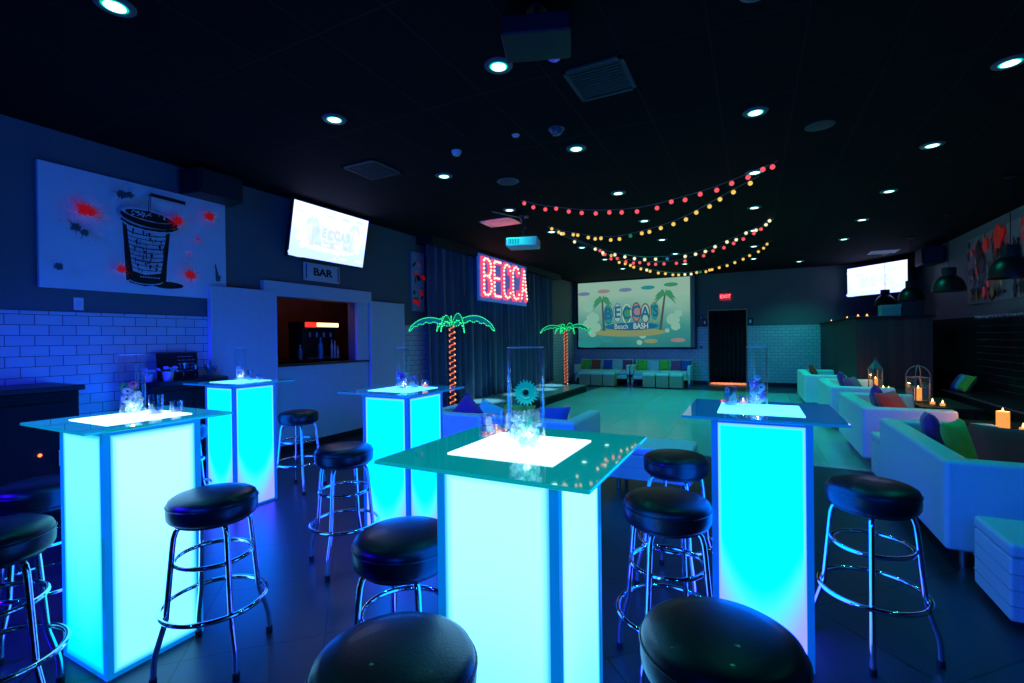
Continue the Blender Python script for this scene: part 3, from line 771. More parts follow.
b = MB(); b.box(-W_ / 2, W_ / 2, .0, .02, -H_ / 2, H_ / 2); b.build('screen_fabric', mat('grey screen fabric', (.25, .28, .28), .8), t)
MS = frame((-.06, -.012, 0), (1, 0, 0), (0, 0, 1))
beach_picture(MS, 3.48, 2.10, lambda c: (c[0] * .55, c[1] * .68, c[2] * .70), t, 'projected_slide')

# exit sign
t = thing('exit_sign', 'small red lit EXIT sign above the black curtained doorway', 'sign', (-.70, YF - .03, 2.565))
b = MB(); b.box(-.15, .15, -.02, .03, -.1, .1); b.build('housing', mat('sign housing', (.3, .05, .05), .5, emis=(.7, .02, .03), es=.5), t, bevel=.008)
vs, fs = text_geo('EXIT', .14, .002, .002); b = MB(); b.add(vs, fs, 0, frame((0, -.024, 0), (1, 0, 0), (0, 0, 1))); b.build('lettering', emit('exit letters', (1.8, .22, .28), 1.6), t)
# little wall fittings beside the door
def plate(name, label, cat, M, w, h, d, m, m2):
    t = thing(name, label, cat, tuple(M.translation)); Q = M.copy(); Q.translation = Vector((0, 0, 0))
    q = MB(); q.box(-w / 2, w / 2, -h / 2, h / 2, 0, d, 0, Q); q.build('plate', m, t, bevel=.003)
    q = MB(); q.box(-w * .22, w * .22, -h * .25, h * .25, d, d + .004, 0, Q); q.build('symbol', m2, t)
    return t
FW = lambda x, z: frame((x, YF - .022, z), (1, 0, 0), (0, 0, 1))
plate('restroom_sign', 'dark square plaque on the far wall left of the doorway', 'sign', FW(-1.26, 1.83), .12, .19, .012, M_blackpl, M_paper)
plate('restroom_sign', 'dark square plaque on the far wall right of the doorway', 'sign', FW(-.06, 1.83), .14, .19, .012, M_blackpl, M_paper)
plate('thermostat', 'small dark box above the plaque left of the doorway', 'thermostat', FW(-1.36, 1.98), .10, .10, .03, M_blackpl, M_steel)
plate('wall_switch', 'small black knob on the tile between screen and doorway', 'switch', FW(-1.36, 1.10), .07, .07, .03, M_blackpl, M_steel)
plate('wall_outlet', 'pale socket plate on the grey wall above the left tiles', 'outlet', frame((XL + .002, 2.0, 1.775), (0, 1, 0), (0, 0, 1)), .07, .11, .008, M_paper, M_whitetrim)

# ------------------------------------------------------------------ cup painting on the left wall
def LW(y, z, x=XL + .03): return (y, z)
t = thing('wall_painting', 'large canvas of a takeaway cup with straw and red splatters on the left wall', 'painting', (XL + .005, 2.515, 2.43))
MP = frame((.04, 0, 0), (0, 1, 0), (0, 0, 1))
b = MB(); b.box(0, .04, -.785, .785, -.53, .53); b.build('canvas', mat('white canvas', (.78, .80, .82), .7, bump=.3, bscale=300, var=.03), t, bevel=.004)
ink = mat('black ink', (.006, .006, .006), .6); redp = mat('red paint', (.75, .03, .02), .4, emis=(.55, .0, .0), es=.30); greyp = mat('grey paint', (.08, .09, .1), .7); whp = mat('white paint', (.75, .78, .8), .7)  # red carries added emission so it shows under blue light
q = MB(); rnd = random.Random(11); L_ = [0.001]
def pp(pts, mi):
    L_[0] += .00025
    q.add([(y - 2.515, z - 2.43, L_[0]) for y, z in pts], [tuple(range(len(pts)))], mi, MP)
def stroke(p0, p1, w0, w1, mi=0, n=6, jit=.15):
    a = Vector(p0); b_ = Vector(p1); d = b_ - a; nn = Vector((-d.y, d.x)).normalized(); up = []; dn = []
    for i in range(n + 1):
        s_ = i / n; c = a + d * s_; w_ = (w0 + (w1 - w0) * s_) * rnd.uniform(1 - jit, 1 + jit) / 2
        up.append(tuple(c + nn * w_)); dn.append(tuple(c - nn * w_))
    pp(up + dn[::-1], mi)
def arc(cy, cz, a, b_, t0, t1, w, mi=0, n=16, tilt=0.):
    pts = []
    for i in range(n + 1):
        th = R(t0 + (t1 - t0) * i / n); pts.append((cy + a * math.cos(th), cz + b_ * math.sin(th) + tilt * math.cos(th)))
    for i in range(n): stroke(pts[i], pts[i + 1], w * rnd.uniform(.7, 1.3), w * rnd.uniform(.7, 1.3), mi, 1)
# shadow, body, lid, straw
pp(ell(2.70, 2.005, .15, .035, 24, .0, .04, rnd), 0)
pp([(2.335, 2.56), (2.725, 2.56), (2.655, 2.02), (2.365, 2.02)], 3)
stroke((2.335, 2.57), (2.375, 2.02), .035, .06); stroke((2.715, 2.57), (2.655, 2.02), .03, .05)
pp([(2.35, 2.13), (2.38, 2.12), (2.50, 2.085), (2.62, 2.11), (2.672, 2.13), (2.658, 2.01), (2.50, 1.975), (2.37, 2.0)], 0)
arc(2.51, 2.03, .14, .035, 180, 360, .008, 3)
for k in range(9):
    z = 2.50 - k * .043; hw = .17 - k * .004
    arc(2.52, z, hw, .03, 190, 350, .006 + .004 * (k % 3 == 0), 0, 12)
for k in range(40):
    y = rnd.uniform(2.38, 2.66); z = rnd.uniform(2.12, 2.52); l = rnd.uniform(.015, .07)
    stroke((y, z), (y + rnd.uniform(-.01, .01), z - l), rnd.uniform(.006, .02), .004, 0, 3, .5)
for k in range(8): stroke((2.44 + k * .022, 2.06), (2.452 + k * .022, 2.06), .012, .012, 3, 1)
pp(ell(2.53, 2.625, .245, .075, 30, -.06, .02, rnd), 0)
pp(ell(2.52, 2.66, .225, .055, 30, -.06, .02, rnd), 3); pp(ell(2.525, 2.655, .205, .045, 30, -.06, .05, rnd), 0)
for k in range(14): 
    y = rnd.uniform(2.36, 2.69); stroke((y, 2.66 + rnd.uniform(-.03, .03)), (y + rnd.uniform(-.05, .05), 2.66 + rnd.uniform(-.03, .03)), .010, .004, 3, 2, .4)
arc(2.53, 2.60, .245, .075, 190, 350, .02); arc(2.53, 2.575, .235, .07, 190, 350, .012, 3)
stroke((2.517, 2.69), (2.528, 2.865), .022, .022, 0, 3, .05); stroke((2.519, 2.70), (2.528, 2.85), .008, .008, 3, 3, .05); stroke((2.528, 2.868), (2.85, 2.86), .034, .036, 0, 4, .05)
def splat(cy, cz, r_, mi, n=26, rays=14, big=2.2):
    pts = []
    for i in range(n * 2):
        th = PI * i / n; k = rnd.uniform(.55, 1.0) if i % 2 == 0 else rnd.uniform(.9, 1.35)
        pts.append((cy + r_ * k * math.cos(th), cz + r_ * k * math.sin(th) * .9))
    pp(pts, mi)
    for i in range(rays):
        th = rnd.uniform(0, 2 * PI); a = r_ * .7; l = r_ * rnd.uniform(1.2, big)
        stroke((cy + a * math.cos(th), cz + a * math.sin(th)), (cy + l * math.cos(th), cz + l * math.sin(th)), r_ * .12, r_ * .02, mi, 3, .2)
    for i in range(rays):
        th = rnd.uniform(0, 2 * PI); l = r_ * rnd.uniform(1.5, big + .6); s_ = r_ * rnd.uniform(.03, .1)
        pp(ell(cy + l * math.cos(th), cz + l * math.sin(th), s_, s_, 7), mi)
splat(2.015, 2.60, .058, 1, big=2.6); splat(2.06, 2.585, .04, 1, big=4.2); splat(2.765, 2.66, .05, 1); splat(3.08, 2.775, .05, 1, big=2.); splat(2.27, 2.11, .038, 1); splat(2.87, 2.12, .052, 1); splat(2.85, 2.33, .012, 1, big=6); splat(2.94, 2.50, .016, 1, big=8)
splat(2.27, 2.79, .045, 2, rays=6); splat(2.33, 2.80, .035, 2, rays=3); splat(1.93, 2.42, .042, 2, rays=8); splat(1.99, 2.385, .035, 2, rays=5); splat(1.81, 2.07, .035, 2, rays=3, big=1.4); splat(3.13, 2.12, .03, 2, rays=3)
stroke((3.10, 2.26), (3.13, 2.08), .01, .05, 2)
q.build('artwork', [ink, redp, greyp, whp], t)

# loudspeaker high on the wall
def loudspeaker(label, loc, rz, w=.62, h=.30, d=.34, tilt=0.):
    t = thing('loudspeaker', label, 'speaker', loc, rz); t.rotation_euler = (tilt, 0, rz)
    q = MB(); q.prism([(-w / 2, 0), (w / 2, 0), (w / 2 - .05, -d), (-w / 2 + .05, -d)], -h / 2, h / 2); q.build('cabinet', M_blackpl, t, bevel=.01)
    q = MB(); q.box(-w / 2 + .07, w / 2 - .07, -d - .012, -d - .001, -h / 2 + .02, h / 2 - .02); q.build('grille', mat('speaker grille', (.02, .02, .025), .7, bump=.6, bscale=300), t, bevel=.004)
    q = MB(); q.box(-.05, .05, 0, .05, -.04, .04); q.build('bracket', M_steel, t)
    return t
loudspeaker('black loudspeaker on the left wall above the right end of the cup painting', (XL + .06, 3.09, 3.08), R(90), .56, .26, .28)
loudspeaker('black loudspeaker tilted under the ceiling on the right wall by the television', (XR - .07, 12.7, 3.02), R(-90), .6, .34, .32, R(0))

# ------------------------------------------------------------------ televisions
def tv(label, M, w, h, group=None, bright=True):
    t = thing('television', label, 'television', tuple(M.translation)); Q = M.copy(); Q.translation = Vector((0, 0, 0))
    q = MB(); q.box(-w / 2 - .02, w / 2 + .02, -h / 2 - .02, h / 2 + .02, -.05, -.006, 0, Q); q.build('casing', M_blackpl, t, bevel=.006)
    if bright: tone = lambda c: (.70 + .9 * c[0], .76 + .9 * c[1], 2.2 + c[2])
    else: tone = lambda c: (.85 + .6 * c[0], .95 + .6 * c[1], 2.2 + c[2])
    beach_picture(Q @ Matrix.Translation((0, 0, -.001)), w, h, tone, t, 'screen_image', 5)
    q = MB(); q.box(-.12, .12, -.12, .12, -.10, -.05, 0, Q); q.build('wall_bracket', M_steel, t)
    return t
c0 = Vector((-5.135, 4.685, 2.852)); vdir = Vector((.13, 0, .676)).normalized()
tv('glowing television mounted on the left wall above the BAR sign', frame(c0, (0, 1, 0), vdir), 1.27, .69)
ud = Vector((.95, -1.2, 0)).normalized()
t_ = tv('glowing television angled across the far right corner above the plank booth', frame((2.68, 14.33, 2.76), ud, (0, 0, 1)), 1.53, .72, bright=False)
q = MB(); q.tube([(.08, .07, 0), (.35, .40, 0), (.62, .72, 0)], .02, 10); q.box(.55, .69, .70, .73, -.12, .12); q.build('mounting_arm', M_blackpl, t_)

# BAR sign
t = thing('bar_sign', 'small pale BAR sign under the left television', 'sign', (XL + .01, 4.65, 2.355))
b = MB(); b.box(0, .03, -.30, .30, -.12, .12); b.build('board', M_white, t, bevel=.006)
vs, fs = text_geo('BAR', .14, .002, .004); b = MB(); b.add([Vector((v.x * 1.25, v.y, v.z)) for v in vs], fs, 0, frame((.032, 0, 0), (0, 1, 0), (0, 0, 1))); b.build('lettering', ink, t)
b = MB()
for y in (-.27, .27):
    b.box(.03, .034, y - .008, y + .008, -.10, .10)
b.build('border', greyp, t)

# narrow picture beyond the bar
t = thing('wall_painting', 'narrow pale painting with red marks hanging beside the curtain', 'painting', (XL + .005, 6.74, 2.45))
b = MB(); b.box(0, .04, -.17, .17, -.52, .52); b.build('canvas', mat('pale canvas', (.35, .4, .45), .7, bump=.3, bscale=200), t, bevel=.004)
q = MB(); L_[0] = .001; MP2 = frame((.04, 0, 0), (0, 1, 0), (0, 0, 1)); rr_ = random.Random(4)
for k in range(16):
    q.add([(y, z, .001 + k * .0003) for y, z in ell(rr_.uniform(-.12, .14), rr_.uniform(-.45, .4), rr_.uniform(.015, .05), rr_.uniform(.02, .09), 12, rr_.uniform(0, 3), .25, rr_)], [tuple(range(12))], rr_.choice((0, 0, 1, 1, 2)), MP2)
q.build('artwork', [redp, greyp, ink], t)

# ------------------------------------------------------------------ BECCA marquee sign
t = thing('marquee_sign', 'lit red marquee sign with bulb letters hung on the navy curtain', 'sign', (-4.98, 9.44, 2.70))
b = MB(); b.box(-.03, .02, -1.14, 1.14, -.485, .485); b.build('backboard', mat('pale blue board', (.25, .45, .7), .5, emis=(.0, .06, .40), es=.6, bump=.1), t, bevel=.008)  # blue glow put into the board as emission
ML = frame((.02, 0, 0), (0, 1, 0), (0, 0, 1))
lets = {'B': [[(0, 0), (0, 1)], [(0, 1), (.65, 1), (.95, .86), (.95, .66), (.65, .53), (0, .53)], [(.65, .53), (1, .38), (1, .15), (.68, 0), (0, 0)]],
        'E': [[(1, 1), (0, 1), (0, 0), (1, 0)], [(0, .52), (.8, .52)]],
        'C': [[(1, .76), (.95, .93), (.7, 1), (.3, 1), (0, .85), (0, .15), (.3, 0), (.7, 0), (.95, .07), (1, .24)]],
        'A': [[(0, 0), (.5, 1), (1, 0)], [(.2, .33), (.8, .33)]]}
Lred = emit('red letter glow', (1.0, .07, .16), 1.2); Lbulb = emit('marquee bulb', (1.5, .95, .75), 1.3)
cw, gap, hh = .335, .44, .74
for i, ch in enumerate('BECCA'):
    q = MB(); qb = MB(); u0 = -1.03 + i * gap; v0 = -.36
    for st in lets[ch]:
        P_ = [Vector((u0 + x * cw * .93, v0 + y * hh)) for x, y in st]
        for a, c in zip(P_, P_[1:]):
            d = c - a; nn = Vector((-d.y, d.x)).normalized() * .042; dd = d.normalized() * .035
            pts = [a - dd + nn, a - dd - nn, c + dd - nn, c + dd + nn]
            q.prism([(p.x, p.y) for p in pts], .004, .05, 0, ML)
            nb = max(1, round(d.length / .085))
            for k in range(nb): 
                p = a + d * (k + .5) / nb; qb.ball((0, 0, 0), .019, 6) if False else qb.lathe([(.026 * math.sin(PI * j / 6), -.026 * math.cos(PI * j / 6)) for j in range(7)], 8, 0, ML @ Matrix.Translation((p.x, p.y, .06)))
    lo = q.build('letter', Lred, t)
    qb.build('letter_bulbs', Lbulb, lo, smooth=True)

# ------------------------------------------------------------------ rope-light palm trees
M_rope_o = emit('orange rope light', (1., .20, .07), .9); M_rope_ob = emit('orange rope bulb', (1.4, .66, .36), 1.8)
M_rope_g = emit('green rope light', (.0, .55, .16), .7); M_rope_gb = emit('green rope bulb', (.05, 1.3, .45), 1.6)
M_web = mat('green palm foil', (.01, .22, .09), .35, spec=.6, emis=(0, .12, .05), es=.5, bump=.5, bscale=60)  # rope-light spill on the foil put in as faint emission
def palm(label, x, y, z0, rz):
    t = thing('rope_light_palm', label, 'palm tree lamp', (x, y, z0), rz, 'rope light palm trees on the stage')
    H0 = 1.46
    q = MB(); q.cyl(.12, 0, .012, 20); q.build('base', M_blackpl, t)
    q = MB(); q.cyl(.028, .012, H0, 14); tk = q.build('trunk', mat('dark trunk tube', (.12, .06, .03), .6), t, smooth=True)
    q = MB(); qb = MB(); n = 16 * 20; pts = []
    for i in range(n + 1):
        a = 2 * PI * 16 * i / n; zz = .03 + (H0 - .05) * i / n
        pts.append((.043 * math.cos(a), .043 * math.sin(a), zz))
    q.tube(pts, .009, 6)
    q.build('trunk_rope_light', M_rope_o, tk, smooth=True)
    for i in range(0, n, 4):
        if (i // 4) % 5 in (0, 1, 2): qb.ball(pts[i], .0125, 5)
    qb.build('trunk_bulbs', M_rope_ob, tk, smooth=True)
    up = [(0, 0), (.08, .06), (.17, .11), (.26, .14), (.34, .15), (.42, .14), (.50, .11), (.57, .06), (.63, 0), (.67, -.08)]
    lo = [(.66, -.10), (.62, -.06), (.59, -.005), (.55, -.02), (.51, .035), (.45, .02), (.40, .07), (.34, .04), (.28, .075), (.21, .03), (.15, .05), (.10, -.01), (.05, -.01), (0, -.02)]
    for az, sc_, rise in ((0, 1., 1.), (PI, 1., .85), (R(-40), .42, 1.9), (R(-140), .30, 1.9), (R(100), .5, 1.5), (R(150), .45, 1.4)):
        F = Matrix.Translation((0, 0, H0)) @ Matrix.Rotation(az, 4, 'Z')
        # frond leans: local x out, z up, slight width
        ring = [(a * sc_, .0, h * rise * (sc_ ** .5)) for a, h in up + lo]
        q = MB()
        n_ = len(ring); vs = [(a, -.003, c) for a, _, c in ring] + [(a, .003, c) for a, _, c in ring]
        fs = [tuple(range(n_)), tuple(range(2 * n_ - 1, n_ - 1, -1))] + [(i, (i + 1) % n_, n_ + (i + 1) % n_, n_ + i) for i in range(n_)]
        q.add(vs, fs, 0, F); fr = q.build('frond', M_web, t)
        q = MB(); q.tube([F @ Vector(p) for p in ring], .006, 6, closed=True); q.build('frond_rope_light', M_rope_g, fr, smooth=True)
        qb = MB()
        R_ = ring + [ring[0]]
        for a, c in zip(R_, R_[1:]):
            a, c = Vector(a), Vector(c); k = max(1, int((c - a).length / .026))
            for j in range(k): qb.ball(F @ (a + (c - a) * (j + .5) / k), .0085, 4)
        qb.build('frond_bulbs', M_rope_gb, fr, smooth=True)
palm('nearer rope-light palm tree, left, orange spiral trunk under green fronds', -4.19, 6.17, .18, R(27))
palm('farther rope-light palm tree at the far right end of the stage', -4.43, 11.85, .18, R(27))

# ------------------------------------------------------------------ string lights
M_wire = mat('string wire', (.2, .35, .3), .6)
B_red = emit('red festoon bulb', (1.0, .11, .14), 1.); B_yel = emit('yellow festoon bulb', (1.0, .62, .14), 1.); B_wht = emit('cream festoon bulb', (1.0, .95, .55), 1.); B_grn = emit('green festoon bulb', (.02, .30, .16), .6); B_blu = emit('blue festoon bulb', (.03, .25, .6), .6)
S = {
 'the nearest string of red bulbs sagging under the ceiling': (B_red, (-2.73, 5.68, 3.25), (.25, 5.69, 3.25), [[-2.68, 5.68, 3.21], [-2.55, 5.68, 3.14], [-2.38, 5.68, 3.09], [-2.23, 5.68, 3.08], [-2.06, 5.68, 3.02], [-1.89, 5.68, 2.98], [-1.71, 5.68, 2.95], [-1.54, 5.68, 2.94], [-1.39, 5.68, 2.92], [-1.21, 5.69, 2.91], [-0.98, 5.69, 2.92], [-0.82, 5.69, 2.97], [-0.67, 5.69, 2.97], [-0.51, 5.69, 3.01], [-0.34, 5.69, 3.03], [-0.19, 5.69, 3.08], [-0.03, 5.69, 3.12], [0.11, 5.69, 3.18], [0.2, 5.69, 3.19]], {}),
 'the string of yellow bulbs just below the red one': (B_yel, (-2.99, 7.21, 3.25), (.08, 6.14, 3.25), [[-2.9, 7.18, 3.2], [-2.76, 7.13, 3.12], [-2.67, 7.1, 3.08], [-2.48, 7.03, 3.03], [-2.4, 7.01, 3.01], [-2.21, 6.94, 2.94], [-2.09, 6.9, 2.9], [-1.99, 6.86, 2.89], [-1.83, 6.81, 2.84], [-1.69, 6.76, 2.83], [-1.52, 6.70, 2.845], [-1.35, 6.64, 2.85], [-1.24, 6.6, 2.85], [-1.08, 6.54, 2.87], [-0.91, 6.48, 2.89], [-0.75, 6.43, 2.92], [-0.62, 6.38, 2.98], [-0.46, 6.32, 3.02], [-0.34, 6.28, 3.08], [-0.19, 6.23, 3.13], [-0.01, 6.17, 3.19]], {10: B_grn}),
 'the string of cream bulbs, third one down, running beside small red ones': (B_wht, (-2.99, 7.21, 3.25), (.31, 8.49, 3.25), [[-2.78, 7.3, 3.13], [-2.58, 7.37, 2.99], [-2.27, 7.49, 2.86], [-2.16, 7.54, 2.8], [-1.98, 7.61, 2.76], [-1.83, 7.66, 2.72], [-1.69, 7.72, 2.69], [-1.54, 7.78, 2.67], [-1.38, 7.84, 2.67], [-1.21, 7.9, 2.67], [-0.95, 8.0, 2.7], [-0.8, 8.06, 2.73], [-0.66, 8.12, 2.77], [-0.52, 8.17, 2.84], [-0.35, 8.24, 2.91], [-0.22, 8.29, 2.94], [-0.08, 8.34, 3.04], [0.06, 8.4, 3.08], [0.2, 8.45, 3.16], [0.25, 8.47, 3.22]], {9: B_blu}),
 'the string of small red bulbs running just below the cream ones': (B_red, (-3.02, 7.78, 3.25), (.31, 8.52, 3.25), [[-2.32, 7.93, 2.91], [-2.24, 7.95, 2.84], [-2.14, 7.97, 2.76], [-2.04, 7.99, 2.76], [-1.9, 8.02, 2.7], [-1.78, 8.05, 2.67], [-1.68, 8.07, 2.67], [-1.54, 8.1, 2.64], [-1.43, 8.12, 2.63], [-1.3, 8.15, 2.63], [-1.11, 8.19, 2.63], [-0.98, 8.22, 2.66], [-0.7, 8.28, 2.73], [-0.56, 8.31, 2.8], [-0.4, 8.34, 2.84], [-0.26, 8.37, 2.9], [-0.12, 8.4, 2.96], [0.03, 8.43, 3.04], [0.13, 8.45, 3.1]], {}),
 'the lowest and farthest string of small yellow bulbs above the screen': (B_yel, (-3.02, 7.78, 3.25), (.35, 10.43, 3.25), [[-2.37, 8.3, 2.91], [-2.25, 8.39, 2.89], [-2.13, 8.48, 2.77], [-2.04, 8.56, 2.75], [-1.96, 8.62, 2.72], [-1.91, 8.66, 2.69], [-1.8, 8.74, 2.66], [-1.71, 8.81, 2.64], [-1.66, 8.86, 2.62], [-1.53, 8.95, 2.59], [-1.42, 9.04, 2.58], [-1.3, 9.13, 2.56], [-1.21, 9.2, 2.56], [-1.11, 9.28, 2.57], [-1.01, 9.36, 2.58], [-0.92, 9.43, 2.61], [-0.86, 9.48, 2.62], [-0.77, 9.55, 2.63], [-0.71, 9.6, 2.66], [-0.67, 9.63, 2.67], [-0.55, 9.72, 2.71], [-0.42, 9.82, 2.75], [-0.29, 9.92, 2.81], [-0.15, 10.04, 2.88], [-0.04, 10.12, 2.95], [0.11, 10.24, 3.03], [0.2, 10.31, 3.1], [0.26, 10.36, 3.18]], {7: B_wht, 14: B_wht, 16: B_grn, 13: B_wht}),
}
bulb_mesh = {}
for lb, (m, A_, B_, pts, odd) in S.items():
    t = thing('string_lights', lb, 'string lights', A_, 0, 'festoon strings under the ceiling')
    o = Vector(A_)
    # smooth sag of the wire just above the bulbs
    sm = [Vector(p) for p in pts]
    for _ in range(2): sm = [sm[0]] + [(sm[i - 1] + sm[i] * 2 + sm[i + 1]) / 4 for i in range(1, len(sm) - 1)] + [sm[-1]]
    wire = [Vector((0, 0, 0))] + [p + Vector((0, 0, .034)) - o for p in sm] + [Vector(B_) - o]
    q = MB(); q.tube(wire, .0035, 6); q.build('wire', M_wire, t, smooth=True)
    for i, p in enumerate(pts):
        mm = odd.get(i, m)
        if mm.name not in bulb_mesh:
            q = MB(); q.lathe([(.026 * math.sin(PI * j / 10), -.026 * math.cos(PI * j / 10)) for j in range(11)], 14)
            ob = q.build('bulb', mm, t, smooth=True); bulb_mesh[mm.name] = ob.data
        else:
            ob = bpy.data.objects.new('bulb', bulb_mesh[mm.name]); C.objects.link(ob); ob.parent = t
        ob.location = Vector(p) - o

# ------------------------------------------------------------------ ceiling fittings
def make_downlight():
    t = thing('ceiling_downlight', 'x', 'ceiling light', (0, 0, 0), 0, 'recessed downlights')
    q = MB(); q.lathe([(.062, -.012), (.070, -.016), (.092, -.010), (.096, -.001), (.066, -.001), (.060, -.004)], 32, closed=True); q.build('trim_ring', mat('downlight trim', (.10, .15, .16), .4), t, smooth=True)
    q = MB(); q.lathe([(0, -.014), (.05, -.013), (0, -.012)], 28); ln = q.build('lens', emit('downlight lens', (.62, 1.25, 1.15), 3.), t, smooth=True)
    q = MB(); q.lathe([(0.05, -.0125), (.066, -.010), (.064, -.004), (0.048, -.0105)], 28, closed=True); q.build('diffuser_edge', emit('downlight edge glow', (.0, .75, .6), 1.), ln, smooth=True)
    return t
dl0 = make_downlight(); first = True
rows = {'leftmost row': (-3.065, [1.33, 2.84, 4.40, 6.0, 7.58, 9.2, 10.87, 12.58], 0), 'second row from the left': (-1.505, [2.81, 4.38, 5.98, 7.6, 9.24, 10.94, 12.6], 1),
        'third row from the left': (.035, [2.84, 4.38, 5.98, 7.61, 9.24, 10.89, 12.63], 2), 'rightmost row': (1.57, [2.84, 4.41, 5.97, 7.61, 9.28, 10.98], 3)}
ordn = ['nearest', 'second nearest', 'third nearest', 'fourth nearest', 'fifth nearest', 'sixth nearest', 'seventh nearest', 'farthest']
spots = []
for rn, (x, ys, ri) in rows.items():
    for k, y in enumerate(ys):
        w = 'farthest' if k == len(ys) - 1 else ordn[k]
        lb = f'teal glowing ceiling downlight, {w} in the {rn}'
        if first: dl0.location = (x, y, CE); dl0['label'] = lb; first = False
        else: again(dl0, (x, y, CE), 0, lb)
        spots.append((x, y))
again(dl0, (1.04, 13.7, CE), 0, 'lone teal ceiling downlight closest to the far wall, right of the doorway'); spots.append((1.04, 13.9))
DLE = 48.
for i, (x, y) in enumerate(spots):
    L = bpy.data.lights.new('downlight beam', 'SPOT'); L.energy = DLE * (1.0 if y > 6.5 else .55 if y > 4 else .2); L.color = (.0, 1., .80); L.spot_size = R(115); L.spot_blend = .9; L.shadow_soft_size = .05
    if y > 9.: L.energy = DLE * 1.7
    if i == len(spots) - 1: L.energy = DLE * 1.8
    o = bpy.data.objects.new('downlight_beam', L); C.objects.link(o); o.location = (x, y, CE - .03)

def disc_fit(name, label, cat, x, y, prof, m, ring=None):
    t = thing(name, label, cat, (x, y, CE))
    q = MB(); q.lathe(prof, 28); q.build('body', m, t, smooth=True)
    if ring:
        q = MB(); q.lathe(ring, 32, closed=True); q.build('rim', mat('grey speaker rim', (.2, .15, .16), .6), t, smooth=True)
M_gr = mat('dark grille', (.05, .05, .06), .6, bump=.6, bscale=300)
disc_fit('ceiling_speaker', 'round ceiling speaker with a pinkish rim, left of the projector', 'speaker', -2.53, 4.92, [(0, -.008), (.10, -.006), (.115, -.001)], M_gr, [(.10, -.006), (.118, -.012), (.13, -.001)])
disc_fit('ceiling_speaker', 'dark round ceiling speaker at the right, between downlight rows', 'speaker', .54, 4.95, [(0, -.008), (.10, -.006), (.115, -.001)], M_gr, None)
disc_fit('security_camera', 'domed security camera on the ceiling, above the third downlight', 'camera', -1.52, 3.90, [(0, -.06), (.03, -.055), (.05, -.035), (.058, -.01), (.07, -.008), (.072, -.0)], mat('smoked dome', (.12, .12, .2), .12, spec=1.))
disc_fit('smoke_detector', 'small blue-lit smoke detector on the ceiling above the curtain end', 'smoke detector', -2.56, 3.89, [(0, -.045), (.03, -.042), (.045, -.02), (.05, 0)], M_whitetrim)
disc_fit('sprinkler_head', 'tiny white sprinkler disc on the ceiling near the domed camera', 'sprinkler', -1.89, 3.84, [(0, -.014), (.028, -.012), (.036, 0)], M_whitetrim)
# vents
def vent(label, x0, x1, y0, y1, m, drop=.012, mslat=None):
    t = thing('ceiling_vent', label, 'vent', ((x0 + x1) / 2, (y0 + y1) / 2, CE)); w, d = (x1 - x0) / 2, (y1 - y0) / 2
    q = MB()
    q.box(-w, w, -d, -d + .03, -drop, 0); q.box(-w, w, d - .03, d, -drop, 0); q.box(-w, -w + .03, -d, d, -drop, 0); q.box(w - .03, w, -d, d, -drop, 0); q.build('vent_frame', m, t)
    q = MB(); n = int((2 * d - .06) / .035)
    for k in range(n): 
        yy = -d + .04 + k * .035; q.box(-w + .03, w - .03, yy, yy + .016, -drop * .8, -.001)
    q.build('slats', mslat or m, t)
vent('dark square return vent in the ceiling nearest the camera', -1.16, -.74, 3.08, 3.54, mat('grey green vent', (.06, .08, .075), .7))
vent('white ceiling vent lit red by an added spot below', -3.80, -3.25, 6.36, 6.78, mat('white vent', (.8, .75, .75), .5))
vent('faint ceiling vent at the left, beyond the leftmost downlights', -3.85, -3.40, 3.65, 4.1, mat('dim vent', (.04, .05, .05), .7))
vent('pale ceiling vent in the far right corner above the television', 2.35, 2.85, 12.9, 13.4, mat('pale vent', (.5, .5, .5), .5))

# projectors
def projector(label, loc, rz, m, s=1., pole=True, lensm=None):
    t = thing('projector', label, 'projector', loc, rz)
    q = MB(); q.box(-.21 * s, .21 * s, -.15 * s, .15 * s, -.06 * s, .06 * s); bd = q.build('body', m, t, bevel=.015 * s, seg=3)
    q = MB(); q.lathe([(.05 * s, 0), (.05 * s, .04), (.038 * s, .04), (.034 * s, .012), (0, .01)], 20, 0, Matrix.Translation((.1 * s, .15 * s, 0)) @ Matrix.Rotation(R(-90), 4, 'X')); q.build('lens', lensm or M_blackpl, bd, smooth=True)
    q = MB()
    for k in range(7): q.box(-.17 * s + k * .022 * s, -.16 * s + k * .022 * s, -.153 * s, -.149 * s, -.03 * s, .04 * s)
    q.build('cooling_slots', M_blackpl, bd)
    up = CE - loc[2]
    q = MB(); q.cyl(.09 * s, .06 * s, .075 * s, 20); q.cyl(.02, .07 * s, up, 12); q.cyl(.06, up - .015, up, 16)
    for k in range(4):
        a = k * PI / 2 + .6; q.rod((.02, 0, .10 * s), (.13 * s * math.cos(a), .10 * s * math.sin(a), .06 * s), .006)
    q.build('ceiling_mount', M_blackpl, t, smooth=False)
M_projw = mat('white projector shell', (.75, .77, .78), .4)
projector('white projector hanging from the ceiling before the marquee sign', (-3.02, 6.35, 2.83), R(15), M_projw, 1.1)
t = thing('projector_cable_rail', 'thin orange-lit conduit running along the ceiling to the white projector', 'conduit', (-3.28, 6.2, CE))
b = MB(); b.tube([(-.02, -.30, -.02), (.12, .0, -.03), (.20, .16, -.03), (.28, .18, -.2)], .008, 8); b.build('conduit', mat('galvanised conduit', (.6, .5, .4), .4, metal=.5), t, smooth=True)
b = MB(); b.box(-.04, .04, -.04, .04, -.04, 0); b.build('junction_box', M_steel, t, loc=(.28, .18, 0))
